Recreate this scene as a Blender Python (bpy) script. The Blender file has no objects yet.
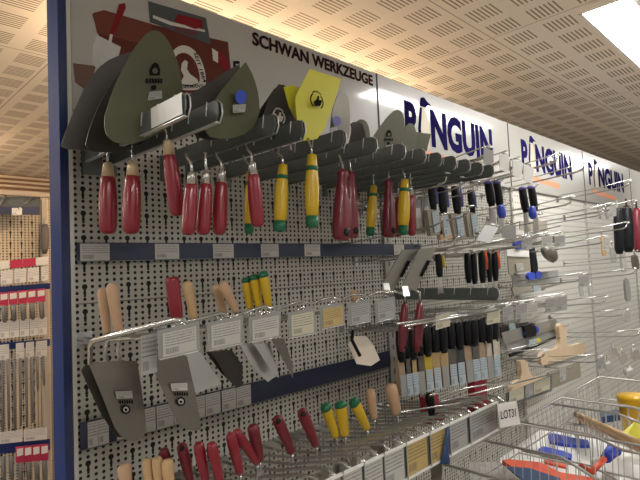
import bpy, math, random
from mathutils import Vector, Matrix
random.seed(7)
C = bpy.context.scene.collection
V = Vector
# ------------------------------------------------------------------ camera
# x runs along the shelving wall, y into it, z up; the camera stands at the origin, 1.5 m above the floor
RT = V((0.70672, -0.70603, -0.04551)); UP = V((-0.00781, -0.07211, 0.99737)); FW = V((0.70745, 0.70450, 0.05648))
F = 515.8
cam = bpy.data.objects.new('camera', bpy.data.cameras.new('camera')); C.objects.link(cam)
m = Matrix((RT, UP, -FW)).transposed().to_4x4(); cam.matrix_world = m
cam.data.sensor_width = 36; cam.data.lens = F/640*36; cam.data.clip_start = .02
bpy.context.scene.camera = cam
FLOOR = -1.5; WY = 1.08; CZ = .9

def ray(x, y): return RT*((x-320)/F) + UP*((240-y)/F) + FW
def at(x, y, X=None, Y=None, Z=None):
    d = ray(x, y)
    if X is not None: return d*(X/d.x)
    if Y is not None: return d*(Y/d.y)
    return d*(Z/d.z)
def rad(p, px): return px/2*p.dot(FW)/F
def onp(x, y, p0, n):
    d = ray(x, y); return d*(p0.dot(n)/d.dot(n))

# ------------------------------------------------------------------ materials
class S:
    def __init__(s, nt, v): s.nt, s.v = nt, v
    def op(s, o, *a, clamp=False):
        n = s.nt.nodes.new('ShaderNodeMath'); n.operation = o; n.use_clamp = clamp
        for i, q in enumerate((s,)+a):
            if isinstance(q, S): s.nt.links.new(q.v, n.inputs[i])
            else: n.inputs[i].default_value = q
        return S(s.nt, n.outputs[0])
    def __add__(s, o): return s.op('ADD', o)
    def __sub__(s, o): return s.op('SUBTRACT', o)
    def __mul__(s, o): return s.op('MULTIPLY', o)
    def lt(s, o): return s.op('LESS_THAN', o)
    def gt(s, o): return s.op('GREATER_THAN', o)
    def fl(s): return s.op('FLOOR')
    def ab(s): return s.op('ABSOLUTE')
    def mx(s, o): return s.op('MAXIMUM', o)
def base_mat(name, col=(.5,.5,.5), rough=.5, metal=0., coat=0., spec=.5, noise=0., nscale=20., bump=0.):
    m = bpy.data.materials.new(name); m.use_nodes = True
    nt = m.node_tree; b = nt.nodes['Principled BSDF']
    b.inputs['Roughness'].default_value = rough; b.inputs['Metallic'].default_value = metal
    b.inputs['Coat Weight'].default_value = coat; b.inputs['Coat Roughness'].default_value = .08
    b.inputs['Specular IOR Level'].default_value = spec
    b.inputs['Base Color'].default_value = (*col, 1)
    if noise or bump:
        tc = nt.nodes.new('ShaderNodeTexCoord'); nz = nt.nodes.new('ShaderNodeTexNoise')
        nz.inputs['Scale'].default_value = nscale; nz.inputs['Detail'].default_value = 4
        nt.links.new(tc.outputs['Object'], nz.inputs['Vector'])
        if noise:
            r = nt.nodes.new('ShaderNodeMixRGB'); r.blend_type = 'MIX'
            r.inputs[1].default_value = (*[c*(1-noise) for c in col], 1); r.inputs[2].default_value = (*[min(1, c*(1+noise)) for c in col], 1)
            nt.links.new(nz.outputs[0], r.inputs[0]); nt.links.new(r.outputs[0], b.inputs['Base Color'])
        if bump:
            bp = nt.nodes.new('ShaderNodeBump'); bp.inputs['Strength'].default_value = bump; bp.inputs['Distance'].default_value = .002
            nt.links.new(nz.outputs[0], bp.inputs['Height']); nt.links.new(bp.outputs[0], b.inputs['Normal'])
    return m
def xyz(nt, out='Position'):
    if out == 'Position': s = nt.nodes.new('ShaderNodeNewGeometry').outputs['Position']
    else: s = nt.nodes.new('ShaderNodeTexCoord').outputs[out]
    sp = nt.nodes.new('ShaderNodeSeparateXYZ'); nt.links.new(s, sp.inputs[0])
    return [S(nt, sp.outputs[i]) for i in range(3)]
def mixcol(nt, mask, c0, c1, bsdf, sock='Base Color'):
    r = nt.nodes.new('ShaderNodeMixRGB'); nt.links.new(mask.v, r.inputs[0])
    for i, c in ((1, c0), (2, c1)):
        if isinstance(c, tuple): r.inputs[i].default_value = (*c, 1)
        else: nt.links.new(c, r.inputs[i])
    nt.links.new(r.outputs[0], bsdf.inputs[sock]); return r.outputs[0]
def cell(x, off, p):          # signed distance to the nearest grid line centre, and its index
    q = (x-off)*(1/p)+.5; k = q.fl(); return (q-k-.5)*p, k
def modn(k, n):               # k mod n for any sign
    q = k*(1/n)+.001; return (q-q.fl())*n
def hole_mat(name, col, dense=True):
    m = base_mat(name, col, .5, spec=.3); nt = m.node_tree; b = nt.nodes['Principled BSDF']
    X, Y, Z = xyz(nt)
    if dense:
        dx, kx = cell(X, .388, .01527); dz, kz = cell(Z, .086, .0125)
        d = (dx*dx+dz*dz).op('SQRT'); dots = d.lt(.0034)
        hx, jx = cell(X, .4033, .0458); hz, jz = cell(Z, .086, .05)
        head = (hx*hx+hz*hz).op('SQRT').lt(.0056)
        stem = hx.ab().lt(.0024)*((hz+.010).ab().lt(.0105))
        mask = dots.mx(head).mx(stem)
    else:
        dx, kx = cell(X, .41, .026); dz, kz = cell(Z, .02, .0325)
        mask = dx.ab().lt(.0042)*dz.ab().lt(.0034)*.8
    # horizontal joint between the steel panels
    sz, k = cell(Z, -.048, .4); seam = sz.ab().lt(.0012)
    mixcol(nt, mask.mx(seam*.7), col, (.006,.006,.006), b)
    bp = nt.nodes.new('ShaderNodeBump'); bp.inputs['Strength'].default_value = .6; bp.inputs['Distance'].default_value = .002
    inv = mask*-1.+1.; nt.links.new(inv.v, bp.inputs['Height']); nt.links.new(bp.outputs[0], b.inputs['Normal'])
    return m
def ceiling_mat():
    m = base_mat('perforated_tile', (.62,.5,.38), .8); nt = m.node_tree; b = nt.nodes['Principled BSDF']
    X, Y, Z = xyz(nt)
    cx, k1 = cell(X, .018, .1565); cy, k2 = cell(Y, -.1005, .1570)
    sy, k3 = cell(cy, 0., .0157)
    slot = cx.ab().lt(.050)*cy.ab().lt(.052)*sy.ab().lt(.0030)
    jx, _ = cell(X, 1.962, 1.252); jy, _ = cell(Y, .92, 1.256)
    j = jx.ab().lt(.0022).mx(jy.ab().lt(.0022))
    mixcol(nt, slot.mx(j*.75), (.82,.76,.67), (.25,.19,.135), b)
    return m
def card_mat(name, col, ink=(.07,.07,.08), glossy=.3):
    m = base_mat(name, col, .45, coat=glossy); nt = m.node_tree; b = nt.nodes['Principled BSDF']
    uv = nt.nodes.new('ShaderNodeUVMap'); sp = nt.nodes.new('ShaderNodeSeparateXYZ'); nt.links.new(uv.outputs[0], sp.inputs[0])
    u, v = S(nt, sp.outputs[0]), S(nt, sp.outputs[1])
    def noise(a, bb, sc):
        cb = nt.nodes.new('ShaderNodeCombineXYZ'); nt.links.new(a.v, cb.inputs[0]); nt.links.new(bb.v, cb.inputs[1])
        n = nt.nodes.new('ShaderNodeTexNoise'); n.inputs['Scale'].default_value = sc; nt.links.new(cb.outputs[0], n.inputs['Vector']); return S(nt, n.outputs[0])
    row = (v*9.).fl(); fr = v*9.-row
    text = fr.lt(.42)*noise(u*30., row*7., 1.).gt(.46)*v.gt(.52)*v.lt(.93)*u.gt(.06)*u.lt(.94)
    bar = noise(u*90., row*0., 1.).gt(.5)*v.gt(.1)*v.lt(.34)*u.gt(.08)*u.lt(.46)
    line = (v-.46).ab().lt(.012)*u.gt(.05)*u.lt(.95)
    mixcol(nt, (text*.6).mx(bar*.9).mx(line), col, ink, b)
    return m
def emit_mat(name, col, s):
    m = bpy.data.materials.new(name); m.use_nodes = True; nt = m.node_tree; nt.nodes.clear()
    e = nt.nodes.new('ShaderNodeEmission'); o = nt.nodes.new('ShaderNodeOutputMaterial')
    e.inputs[0].default_value = (*col, 1); e.inputs[1].default_value = s; nt.links.new(e.outputs[0], o.inputs[0]); return m
M = dict(
 peg=hole_mat('perforated_steel', (.45,.43,.375)), peg2=hole_mat('slotted_steel', (.60,.58,.53), False),
 ceil=ceiling_mat(), floor=base_mat('floor_tile', (.35,.31,.26), .5, noise=.15),
 wall=base_mat('wall_paint', (.55,.48,.40), .8, noise=.05), brown=base_mat('brown_fascia', (.30,.16,.09), .5), cream=base_mat('cream_trim', (.8,.7,.58), .5),
 header=base_mat('header_gloss', (.40,.385,.35), .35, coat=.55, noise=.03, nscale=3), dark=base_mat('dark_gap', (.01,.01,.012), .6),
 navy=base_mat('navy_paint', (.010,.022,.085), .35, coat=.2), blue=base_mat('blue_paint', (.026,.046,.17), .7, spec=.15),
 rail=base_mat('rail_blue', (.014,.022,.055), .35, coat=.4),
 galv=base_mat('galvanised', (.155,.172,.165), .38, .45, noise=.18, nscale=40), edge=base_mat('bright_edge', (.72,.72,.70), .3, .6),
 wire=base_mat('zinc_wire', (.58,.58,.56), .2, .9), chrome=base_mat('chrome', (.8,.8,.8), .15, 1.),
 steel=base_mat('blade_steel', (.20,.185,.155), .34, .6, noise=.4, nscale=6, bump=.05), steel_l=base_mat('bright_blade', (.55,.54,.50), .3, .8, noise=.15, nscale=9),
 olive=base_mat('oiled_blade', (.085,.086,.042), .42, .25, noise=.45, nscale=6, bump=.05), dsteel=base_mat('dark_blade', (.048,.041,.034), .42, .3, noise=.45, nscale=7),
 red=base_mat('red_plastic', (.25,.011,.024), .32, coat=.3), dred=base_mat('dark_red_plastic', (.16,.009,.02), .38, coat=.2),
 wood=base_mat('pale_beech', (.56,.36,.22), .45, noise=.12, nscale=30), wood2=base_mat('beech', (.58,.38,.19), .45, noise=.15, nscale=25),
 ferr=base_mat('pale_ferrule', (.55,.42,.25), .35, .3), sferr=base_mat('steel_ferrule', (.5,.49,.46), .25, .9),
 yel=base_mat('yellow_plastic', (.62,.40,.012), .35, coat=.2), green=base_mat('green_plastic', (.008,.13,.055), .4),
 ylab=base_mat('yellow_film', (.60,.56,.02), .35, noise=.2, nscale=7), black=base_mat('black_rubber', (.005,.0055,.008), .45, spec=.25), hole=base_mat('hanging_hole', (.006,.004,.004), .7),
 purple=base_mat('violet_plastic', (.10,.09,.30), .4), bblue=base_mat('bright_blue', (.03,.07,.50), .35), orange=base_mat('orange_plastic', (.75,.12,.02), .4),
 lorange=base_mat('print_orange', (.72,.25,.10), .4), indigo=base_mat('print_indigo', (.018,.014,.085), .8, spec=0.), ink=base_mat('print_ink', (.012,.01,.012), .8, spec=.05), shadow=base_mat('print_rose', (.22,.07,.06), .7, spec=.05),
 redbrown=base_mat('print_redbrown', (.11,.03,.02), .6, spec=.1, noise=.3, nscale=9), greyp=base_mat('print_grey', (.08,.085,.085), .6, spec=.1), pale=base_mat('print_pale', (.55,.52,.46), .4), printred=base_mat('print_red', (.20,.015,.02), .6, spec=.1),
 printblade=base_mat('print_blade', (.50,.50,.47), .6, noise=.25, nscale=15), brownp=base_mat('print_brown', (.13,.06,.04), .4),
 card=card_mat('price_card', (.50,.48,.44)), ycard=card_mat('ochre_card', (.50,.36,.13)), gcard=card_mat('grey_card', (.36,.36,.34)), cream_card=card_mat('cream_card', (.56,.52,.38)), wcard=card_mat('white_far_card', (.78,.76,.74), (.25,.25,.27)), lcard=card_mat('blue_print_card', (.44,.50,.52), (.06,.18,.32)),
 white=base_mat('white_plastic', (.82,.81,.77), .4), grey=base_mat('grey_plastic', (.3,.3,.28), .45), taupe=base_mat('taupe_card', (.30,.27,.21), .5), cartwire=base_mat('cart_wire', (.42,.41,.38), .35, .35), lens=base_mat('clear_pack', (.5,.5,.47), .12, coat=.8, noise=.35, nscale=60),
 bristle=base_mat('bristle', (.24,.19,.13), .7, noise=.4, nscale=90), bnavy=base_mat('navy_film', (.02,.06,.16), .3), wclean=base_mat('white_board', (.80,.80,.78), .5),
 redor=base_mat('red_orange', (.72,.09,.03), .4), sticker=base_mat('white_sticker', (.66,.65,.62), .4), drill=base_mat('drill_steel', (.12,.11,.105), .6, .0, noise=.4, nscale=120), pink=base_mat('pink_card', (.55,.03,.10), .4),
 lamp=emit_mat('lamp_glow', (1., .985, .95), 34.), warm=emit_mat('added_uplight_glow', (1., .70, .42), 45.))

# ------------------------------------------------------------------ mesh building
class MB:
    def __init__(s): s.v, s.f, s.sm, s.uv = [], [], [], {}
    def face(s, idx, smooth=False, uv=None):
        if uv: s.uv[len(s.f)] = uv
        s.f.append(tuple(idx)); s.sm.append(smooth)
    def box(s, c, size, R=None):
        c = V(c); h = [q/2 for q in size]; b = len(s.v)
        for x in (-1,1):
            for y in (-1,1):
                for z in (-1,1):
                    p = V((x*h[0], y*h[1], z*h[2])); s.v.append(c+(R@p if R else p))
        for q in ((0,1,3,2),(4,6,7,5),(0,4,5,1),(2,3,7,6),(0,2,6,4),(1,5,7,3)): s.face([b+i for i in q])
        return s
    def bb(s, a, b): return s.box([(a[i]+b[i])/2 for i in range(3)], [abs(a[i]-b[i]) for i in range(3)])
    def tube(s, pts, r, n=8):
        pts = [V(p) for p in pts]; prev = None; rings = []
        for i, p in enumerate(pts):
            t = (pts[min(i+1, len(pts)-1)]-pts[max(i-1, 0)]).normalized()
            a = prev if prev else (V((0,0,1)) if abs(t.z) < .9 else V((1,0,0)))
            u = (a-t*a.dot(t)).normalized(); prev = u; w = t.cross(u); b = len(s.v)
            rr = r[i] if isinstance(r, (list, tuple)) else r
            for k in range(n):
                an = 2*math.pi*k/n; s.v.append(p+u*math.cos(an)*rr+w*math.sin(an)*rr)
            rings.append(b)
        for a, b in zip(rings, rings[1:]):
            for k in range(n): s.face((a+k, a+(k+1)%n, b+(k+1)%n, b+k), True)
        s.face([rings[0]+k for k in range(n)][::-1]); s.face([rings[-1]+k for k in range(n)])
        return s
    def lathe(s, p0, p1, prof, n=14, sq=1., sdir=None):    # prof: (t along p0-p1, radius); sq squashes across sdir
        p0, p1 = V(p0), V(p1); t = (p1-p0).normalized()
        a = V(sdir) if sdir else V((0,1,0))
        if abs(a.dot(t)) > .95: a = V((1,0,0))
        u = (a-t*a.dot(t)).normalized(); w = t.cross(u); rings = []
        for q, r in prof:
            c = p0.lerp(p1, q) if 0 <= q <= 1 else p0+(p1-p0)*q
            b = len(s.v)
            for k in range(n):
                an = 2*math.pi*k/n; s.v.append(c+u*math.cos(an)*r*sq+w*math.sin(an)*r)
            rings.append(b)
        for a_, b in zip(rings, rings[1:]):
            for k in range(n): s.face((a_+k, a_+(k+1)%n, b+(k+1)%n, b+k), n > 4)
        s.face([rings[0]+k for k in range(n)][::-1], n > 4); s.face([rings[-1]+k for k in range(n)], n > 4)
        return s
    def prism(s, pts, th, uvs=None):                       # planar outline, thickness vector
        th = V(th); n = len(pts); b = len(s.v)
        s.v += [V(p) for p in pts]+[V(p)+th for p in pts]
        s.face(range(b, b+n), uv=uvs); s.face([b+n+i for i in range(n)][::-1], uv=uvs[::-1] if uvs else None)
        for i in range(n): s.face((b+i, b+n+i, b+n+(i+1)%n, b+(i+1)%n))
        return s
    def sheet(s, pts, c, bow, th):                         # outline bowed out of its plane at its centre c, with thickness
        th = V(th); n = len(pts); c = V(c); rings = []
        for q in (1., .75, .5, .25):
            b = len(s.v); rings.append(b)
            for p in pts: s.v.append(c+(V(p)-c)*q+V(bow)*(1-q*q))
        ci = len(s.v); s.v.append(c+V(bow))
        for a, b in zip(rings, rings[1:]):
            for k in range(n): s.face((a+k, a+(k+1)%n, b+(k+1)%n, b+k), True)
        for k in range(n): s.face((rings[-1]+k, rings[-1]+(k+1)%n, ci), True)
        b = len(s.v); s.v += [V(p)+th for p in pts]; s.face([b+i for i in range(n)][::-1])
        for i in range(n): s.face((rings[0]+i, b+i, b+(i+1)%n, rings[0]+(i+1)%n))
        return s
    def ring(s, c, u, w, r0, r1, th, n=24, a0=0., a1=2*math.pi, su=1.):
        c, u, w, th = V(c), V(u), V(w), V(th)
        for k in range(n):
            A, B = a0+(a1-a0)*k/n, a0+(a1-a0)*(k+1)/n
            P = lambda r, a: c+u*math.cos(a)*r*su+w*math.sin(a)*r
            s.prism([P(r0,A), P(r1,A), P(r1,B), P(r0,B)], th)
        return s
def link(name, mb, mat, parent=None, base=None):
    me = bpy.data.meshes.new(name)
    off = V(parent_loc(parent)) if parent else (V(base) if base is not None else sum(mb.v, V())/max(1, len(mb.v)))
    me.from_pydata([v-off for v in mb.v], [], mb.f)
    me.polygons.foreach_set('use_smooth', mb.sm)
    if mb.uv:
        l = me.uv_layers.new(name='UVMap')
        for fi, uvs in mb.uv.items():
            for li, q in zip(me.polygons[fi].loop_indices, uvs): l.data[li].uv = q
    me.materials.append(M[mat] if isinstance(mat, str) else mat)
    o = bpy.data.objects.new(name, me); C.objects.link(o)
    if parent: o.parent = parent
    else: o.location = off
    me.update(); return o
def parent_loc(o):
    p = V((0,0,0))
    while o: p += o.location; o = o.parent
    return p
def tag(o, label, cat, group=None, kind=None):
    if label: o['label'] = label
    if cat: o['category'] = cat
    if group: o['group'] = group
    if kind: o['kind'] = kind
    return o
def thing(name, label, cat, loc, group=None):
    o = bpy.data.objects.new(name, None); C.objects.link(o); o.location = V(loc); o.empty_display_size = .02
    return tag(o, label, cat, group)
def struct(name, mb, mat):
    o = link(name, mb, mat); o['kind'] = 'structure'; return o
ORD = ['first','second','third','fourth','fifth','sixth','seventh','eighth','ninth','tenth','eleventh','twelfth','thirteenth','fourteenth','fifteenth','sixteenth','seventeenth','eighteenth','nineteenth','twentieth']
def smooth_outline(pts, it=2):
    for _ in range(it):
        q = []
        for i in range(len(pts)):
            a, b = pts[i], pts[(i+1)%len(pts)]
            q += [(a[0]*.75+b[0]*.25, a[1]*.75+b[1]*.25), (a[0]*.25+b[0]*.75, a[1]*.25+b[1]*.75)]
        pts = q
    return pts
def text_part(name, txt, mat, parent, p0, p1, h, up=V((0,0,1)), th=.0006, bold=.03, nrm=V((0,-1,0)), sx=None):
    cu = bpy.data.curves.new(name, 'FONT'); cu.body = txt; cu.offset = bold; cu.resolution_u = 3
    t = bpy.data.objects.new(name, cu); C.objects.link(t); bpy.context.view_layer.update()
    dg = bpy.context.evaluated_depsgraph_get(); me = bpy.data.meshes.new_from_object(t.evaluated_get(dg))
    bpy.data.objects.remove(t)
    xs = [v.co.x for v in me.vertices]; ys = [v.co.y for v in me.vertices]
    x0, x1, y0, y1 = min(xs), max(xs), min(ys), max(ys); p0, p1 = V(p0), V(p1); off = parent_loc(parent)
    for v in me.vertices:
        v.co = p0+(p1-p0)*((v.co.x-x0)/(x1-x0))+up*(h*(v.co.y-y0)/(y1-y0))+nrm*th-off
    me.materials.append(M[mat]); o = bpy.data.objects.new(name, me); C.objects.link(o); o.parent = parent
    return o

# ------------------------------------------------------------------ room
struct('floor', MB().bb((-4,-3,FLOOR-.05), (9,4.9,FLOOR)), 'floor')
struct('ceiling', MB().bb((-4,-3,CZ), (9,4.9,CZ+.05)), 'ceil')
struct('wall_back', MB().bb((-4,4.85,FLOOR), (9,4.95,CZ)), 'wall')
struct('wall_right', MB().bb((9,-3,FLOOR), (9.1,4.9,CZ)), 'wall')
for i, (y0, y1, mt) in enumerate([(174,177,'brown'), (177,179,'cream'), (179,181.5,'brown'), (181.5,183.5,'cream'), (183.5,186,'brown'), (186,188,'cream')]):
    z0 = at(20, y1, Y=4.8).z; z1 = at(20, y0, Y=4.8).z
    struct('trim_%d' % (i+1), MB().bb((-4, 4.79-.012*(i % 2), z0), (9, 4.85, min(z1, CZ))), mt)
struct('trim_7', MB().bb((-4,4.80,at(20,205,Y=4.8).z), (9,4.85,at(20,188,Y=4.8).z-.001)), 'brown')

# ceiling lamps
def ceiling_light(x0, y0, lab):
    t = thing('ceiling_light', lab, 'ceiling light', ((x0+.62), y0+.16, CZ), 'recessed strip lights in the ceiling')
    f = MB(); x1 = x0+1.25; y1 = y0+.32; z = CZ
    for a, b in (((x0,y0,z-.02),(x1,y0+.02,z)), ((x0,y1-.012,z-.02),(x1,y1,z)), ((x0,y0,z-.02),(x0+.012,y1,z)), ((x1-.012,y0,z-.02),(x1,y1,z))): f.bb(a, b)
    link('frame', f, 'white', t)
    link('reflector', MB().bb((x0+.012,y0+.02,z-.010), (x1-.012,y0+.17,z-.001)), 'white', t)
    link('diffuser', MB().bb((x0+.012,y0+.17,z-.014), (x1-.012,y1-.012,z-.001)), 'lamp', t)
ceiling_light(1.98, .28, 'bright strip light in the tiled ceiling, at the upper right corner')
for x0, y0 in ((-.55, -1.2), (-2.9, .28), (4.45, .28), (1.98, -1.2)):
    ceiling_light(x0, y0, 'recessed strip light in the tiled ceiling further along the aisle')
for x0 in (-1.02, -3.4, 2.2):  # unseen lights put in to brighten the far shelving and ceiling
    ceiling_light(x0, 2.2, 'unseen strip light added over the neighbouring aisle')
t = thing('added_uplight_tube', 'unseen warm tube added behind the header boards to light the ceiling', 'ceiling light', (1.5, 1.75, CZ))  # added uplight, hidden by the header, warms and brightens the ceiling
link('tube', MB().tube([(.66,1.75,.70),(2.3,1.75,.70)], .016, 10), 'warm', t)
link('housing', MB().bb((.64,1.72,.645), (2.32,1.78,.668)), 'white', t)
for x in (.8, 2.1): link('hanger', MB().tube([(x,1.75,.66),(x,1.75,CZ)], .003, 6), 'wire', t)

t = thing('added_uplight_tube', 'unseen warm tube added beyond the neighbouring shelves to light the left ceiling', 'ceiling light', (-.3, 3.9, CZ))  # second added uplight, out of view, only brightens the ceiling at the left
link('tube', MB().tube([(-1.5,3.9,.66),(.7,3.9,.66)], .016, 10), 'warm', t)
link('housing', MB().bb((-1.52,3.87,.605), (.72,3.93,.628)), 'white', t)
for x in (-1.4, .5): link('hanger', MB().tube([(x,3.9,.62),(x,3.9,CZ)], .003, 6), 'wire', t)

# ------------------------------------------------------------------ gondola
X0 = .378; SEAM = [.378, 1.381, 2.378, 3.41, 4.44, 5.47, 6.5]
up = thing('shelving_upright', 'blue steel end upright of the tool wall at the left', 'shelving upright', (.36,1.08,FLOOR))
link('side_face', MB().bb((.3535,1.060,FLOOR), (.3545,1.122,.86)), 'blue', up)
link('front_face', MB().bb((.3547,1.060,FLOOR), (.3685,1.12,.86)), 'navy', up)
link('edge_strip', MB().bb((.370,1.060,FLOOR), (.378,1.12,.575)), base_mat('light_edge', (.50,.49,.45), .4), up)
link('slot_column', MB().bb((.3686,1.075,FLOOR), (.3698,1.12,.86)), 'dark', up)
names = ['left-hand', 'second', 'third', 'fourth', 'fifth', 'far right-hand']
for i in range(6):
    a, b = SEAM[i], SEAM[i+1]
    o = link('perforated_panel', MB().bb((a+.001,WY,FLOOR), (b-.001,WY+.03,.345)), 'peg' if i < 2 else 'peg2')
    tag(o, ['grey perforated back panel with keyhole slots behind the red trowels', 'grey perforated back panel behind the brushes and black handles', 'pale perforated back panel behind the wide scrapers and wooden floats',
            'pale perforated back panel, nearly bare, right of the wooden floats', 'pale perforated back panel behind the far hanging tools', 'perforated back panel at the far right end of the wall'][i], 'back panel')
for i, (z0) in enumerate((-1.49,)):
    pass
for i in range(1, 6):
    a = SEAM[i]; u = thing('shelving_post', None, 'shelving post', (a, WY, FLOOR))
    u['label'] = ['grey slotted post right of the navy shelf rails', 'grey slotted post left of the wide blue-handled scraper', 'grey slotted post between the wooden floats and the bare panel', 'grey slotted post behind the far hooks', 'grey slotted post at the far right end'][i-1]
    link('post', MB().bb((a+.002,WY-.008,FLOOR), (a+.042 if i == 1 else a+.018,WY-.001,.343)), base_mat('post_grey', (.32,.31,.28) if i == 1 else (.45,.44,.40), .45), u)
    sl = MB()
    for k in range(40):
        z = -1.2+k*.04; cx = a+(.021 if i == 1 else .010); sl.bb((cx-.002,WY-.0092,z), (cx+.002,WY-.0085,z+.016))
    s_ = link('slot_row', sl, 'hole', u); s_['kind'] = 'stuff'

# header boards
HB = []
for i in range(6):
    a, b = SEAM[i], SEAM[i+1]
    lab = ['header board with maker lettering and picture of a red toolbox', 'header board with dark blue bird-mark lettering nearest the trowels', 'header board with blue lettering over an orange bar, middle of the three', 'header board with faded lettering under the lamp reflection', 'plain header board beyond the lettered ones', 'last header board at the far right'][i]
    h = thing('header_board', lab, 'sign', ((a+b)/2, 1.07, .345))
    link('panel', MB().bb((a+.004,1.068,.345), (b-.002,1.085,.66)), 'header', h)
    link('joint_strip', MB().bb((b-.002,1.066,.345), (b+.004,1.086,.66)), 'dark', h)
    HB.append(h)
HY = 1.0678
def q(x, y): return at(x, y, Y=HY)
def flat(name, px, mat, parent, d=.0003, par=None):
    p = [at(x, y, Y=HY-d) for x, y in px]
    return link(name, MB().prism(p, (0,.0003,0)), mat, parent)
h = HB[0]
text_part('lettering_shadow', 'SCHWAN WERKZEUGE', 'shadow', h, (.8475,HY,.6098), (1.3585,HY,.6098), .037, th=.0003)
text_part('lettering', 'SCHWAN WERKZEUGE', 'ink', h, (.850,HY,.611), (1.361,HY,.611), .037, th=.0006)
text_part('small_letter', 'F', 'ink', h, at(233.5,76,Y=HY), at(240,76,Y=HY), .04, th=.0006)
art = flat('printed_toolbox', [(92,14),(150,24),(228,42),(232,80),(214,95),(108,88),(98,32)], 'redbrown', h)
flat('printed_box_lid', [(93,13),(104,10),(152,24),(150,46),(97,33)], base_mat('print_brick', (.15,.045,.03), .6, spec=.1), h, .0006)
flat('printed_brown_panel', [(73,63),(96,66),(88,92),(75,82)], 'brownp', h, .0006)
g = flat('printed_photo', [(148,1),(206,18),(211,45),(150,22)], 'greyp', h, .0009)
flat('printed_trowel_blade', [(97,35),(121,47),(117,62),(100,72),(92,63),(93,45)], 'printblade', h, .0009)
flat('printed_trowel_neck', [(108,44),(111,45),(113,34),(110,34)], 'pale', h, .0012)
flat('printed_trowel_handle', [(110,34),(114,35),(126,8),(125,3),(119,4)], 'printred', h, .0012)
flat('printed_float_bar', [(153,15),(172,22),(205,30),(205,32),(170,25),(153,18)], 'pale', h, .0012)
flat('printed_float_grip', [(174,21),(178,14),(202,20),(203,28),(195,29)], 'printred', h, .0015)
flat('printed_float_shade', [(174,26),(198,31),(197,37),(176,31)], base_mat('print_maroon', (.09,.02,.03), .4), h, .0011)
flat('printed_trowel_grip', [(213,50),(220,51),(229,60),(229,72),(223,68),(216,60)], 'printred', h, .0012)
flat('printed_white_tag', [(212,48),(218,52),(218,63),(213,60)], 'pale', h, .0015)
# crest: shield with ring of letters
shield = [(182,46),(190,47),(198,56),(205,74),(206,88),(190,88),(178,84),(178,60)]
cx, cy = 190, 70
outer = smooth_outline([(170,54),(179,45),(190,46),(200,56),(206,74),(206,88),(190,91),(170,88)])
flat('printed_crest', outer, 'pale', h, .0012)
flat('printed_crest_centre', [(cx-2+(x-cx)*.74, cy+1+(y-cy)*.74) for x, y in outer], 'redbrown', h, .0015)
flat('printed_crest_swan', [(180,84),(184,76),(181,70),(182,63),(185,60),(188,62),(187,69),(190,74),(197,79),(199,83),(191,85)], 'pale', h, .0018)
e = text_part('printed_crest_word', 'SEIT 1864', 'ink', h, at(193,53,Y=HY), at(203,83,Y=HY), .012, up=V((.85,0,.35)), th=.0018, bold=.02)
text_part('printed_crest_country', 'GERMANY', 'ink', h, at(181,88.5,Y=HY), at(203,88,Y=HY), .009, th=.0018, bold=.02)

def bird_logo(h, x0, x1, z0, z1, bar, fade=1):
    w = x1-x0
    text_part('lettering', 'P', 'indigo', h, (x0,HY,z0), (x0+.11*w,HY,z0), z1-z0, bold=.05)
    text_part('lettering', 'NGUIN', 'indigo', h, (x0+.25*w,HY,z0), (x1,HY,z0), z1-z0, bold=.05)
    c = x0+.185*w; H = z1-z0
    def poly(name, pts, mat, d): return link(name, MB().prism([V((c+px*w*.045, HY-d, z0+pz*H)) for px, pz in pts], (0,.0003,0)), mat, h)
    poly('bird_body', [(-1,-.05),(1,-.05),(1.2,.3),(.9,.75),(.3,1.02),(-.4,1.02),(-.9,.75),(-1.2,.3)], base_mat('print_sand', (.62,.50,.33), .4), .0006)
    poly('bird_back', [(-1.25,-.05),(-.7,-.05),(-.8,.4),(-.3,.95),(-.8,.95),(-1.4,.4)], 'indigo', .0009)
    poly('bird_head', [(-.8,.98),(.5,.98),(1.0,1.06),(1.9,1.08),(.9,1.16),(.3,1.24),(-.5,1.2)], 'indigo', .0009)
    link('orange_bar', MB().prism([V((bar[0],HY-.0006,bar[2]+.008)), V((bar[1],HY-.0006,bar[2]-.008)), V((bar[1],HY-.0006,bar[2]+.022)), V((bar[0],HY-.0006,bar[2]+.036))], (0,.0003,0)), 'lorange', h)
bird_logo(HB[1], 1.535, 2.21, .448, .60, (1.66, 2.02, .395))
bird_logo(HB[2], 2.515, 3.205, .452, .602, (2.56, 3.0, .395))
bird_logo(HB[3], 3.50, 4.26, .455, .60, (3.55, 4.05, .395))

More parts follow.
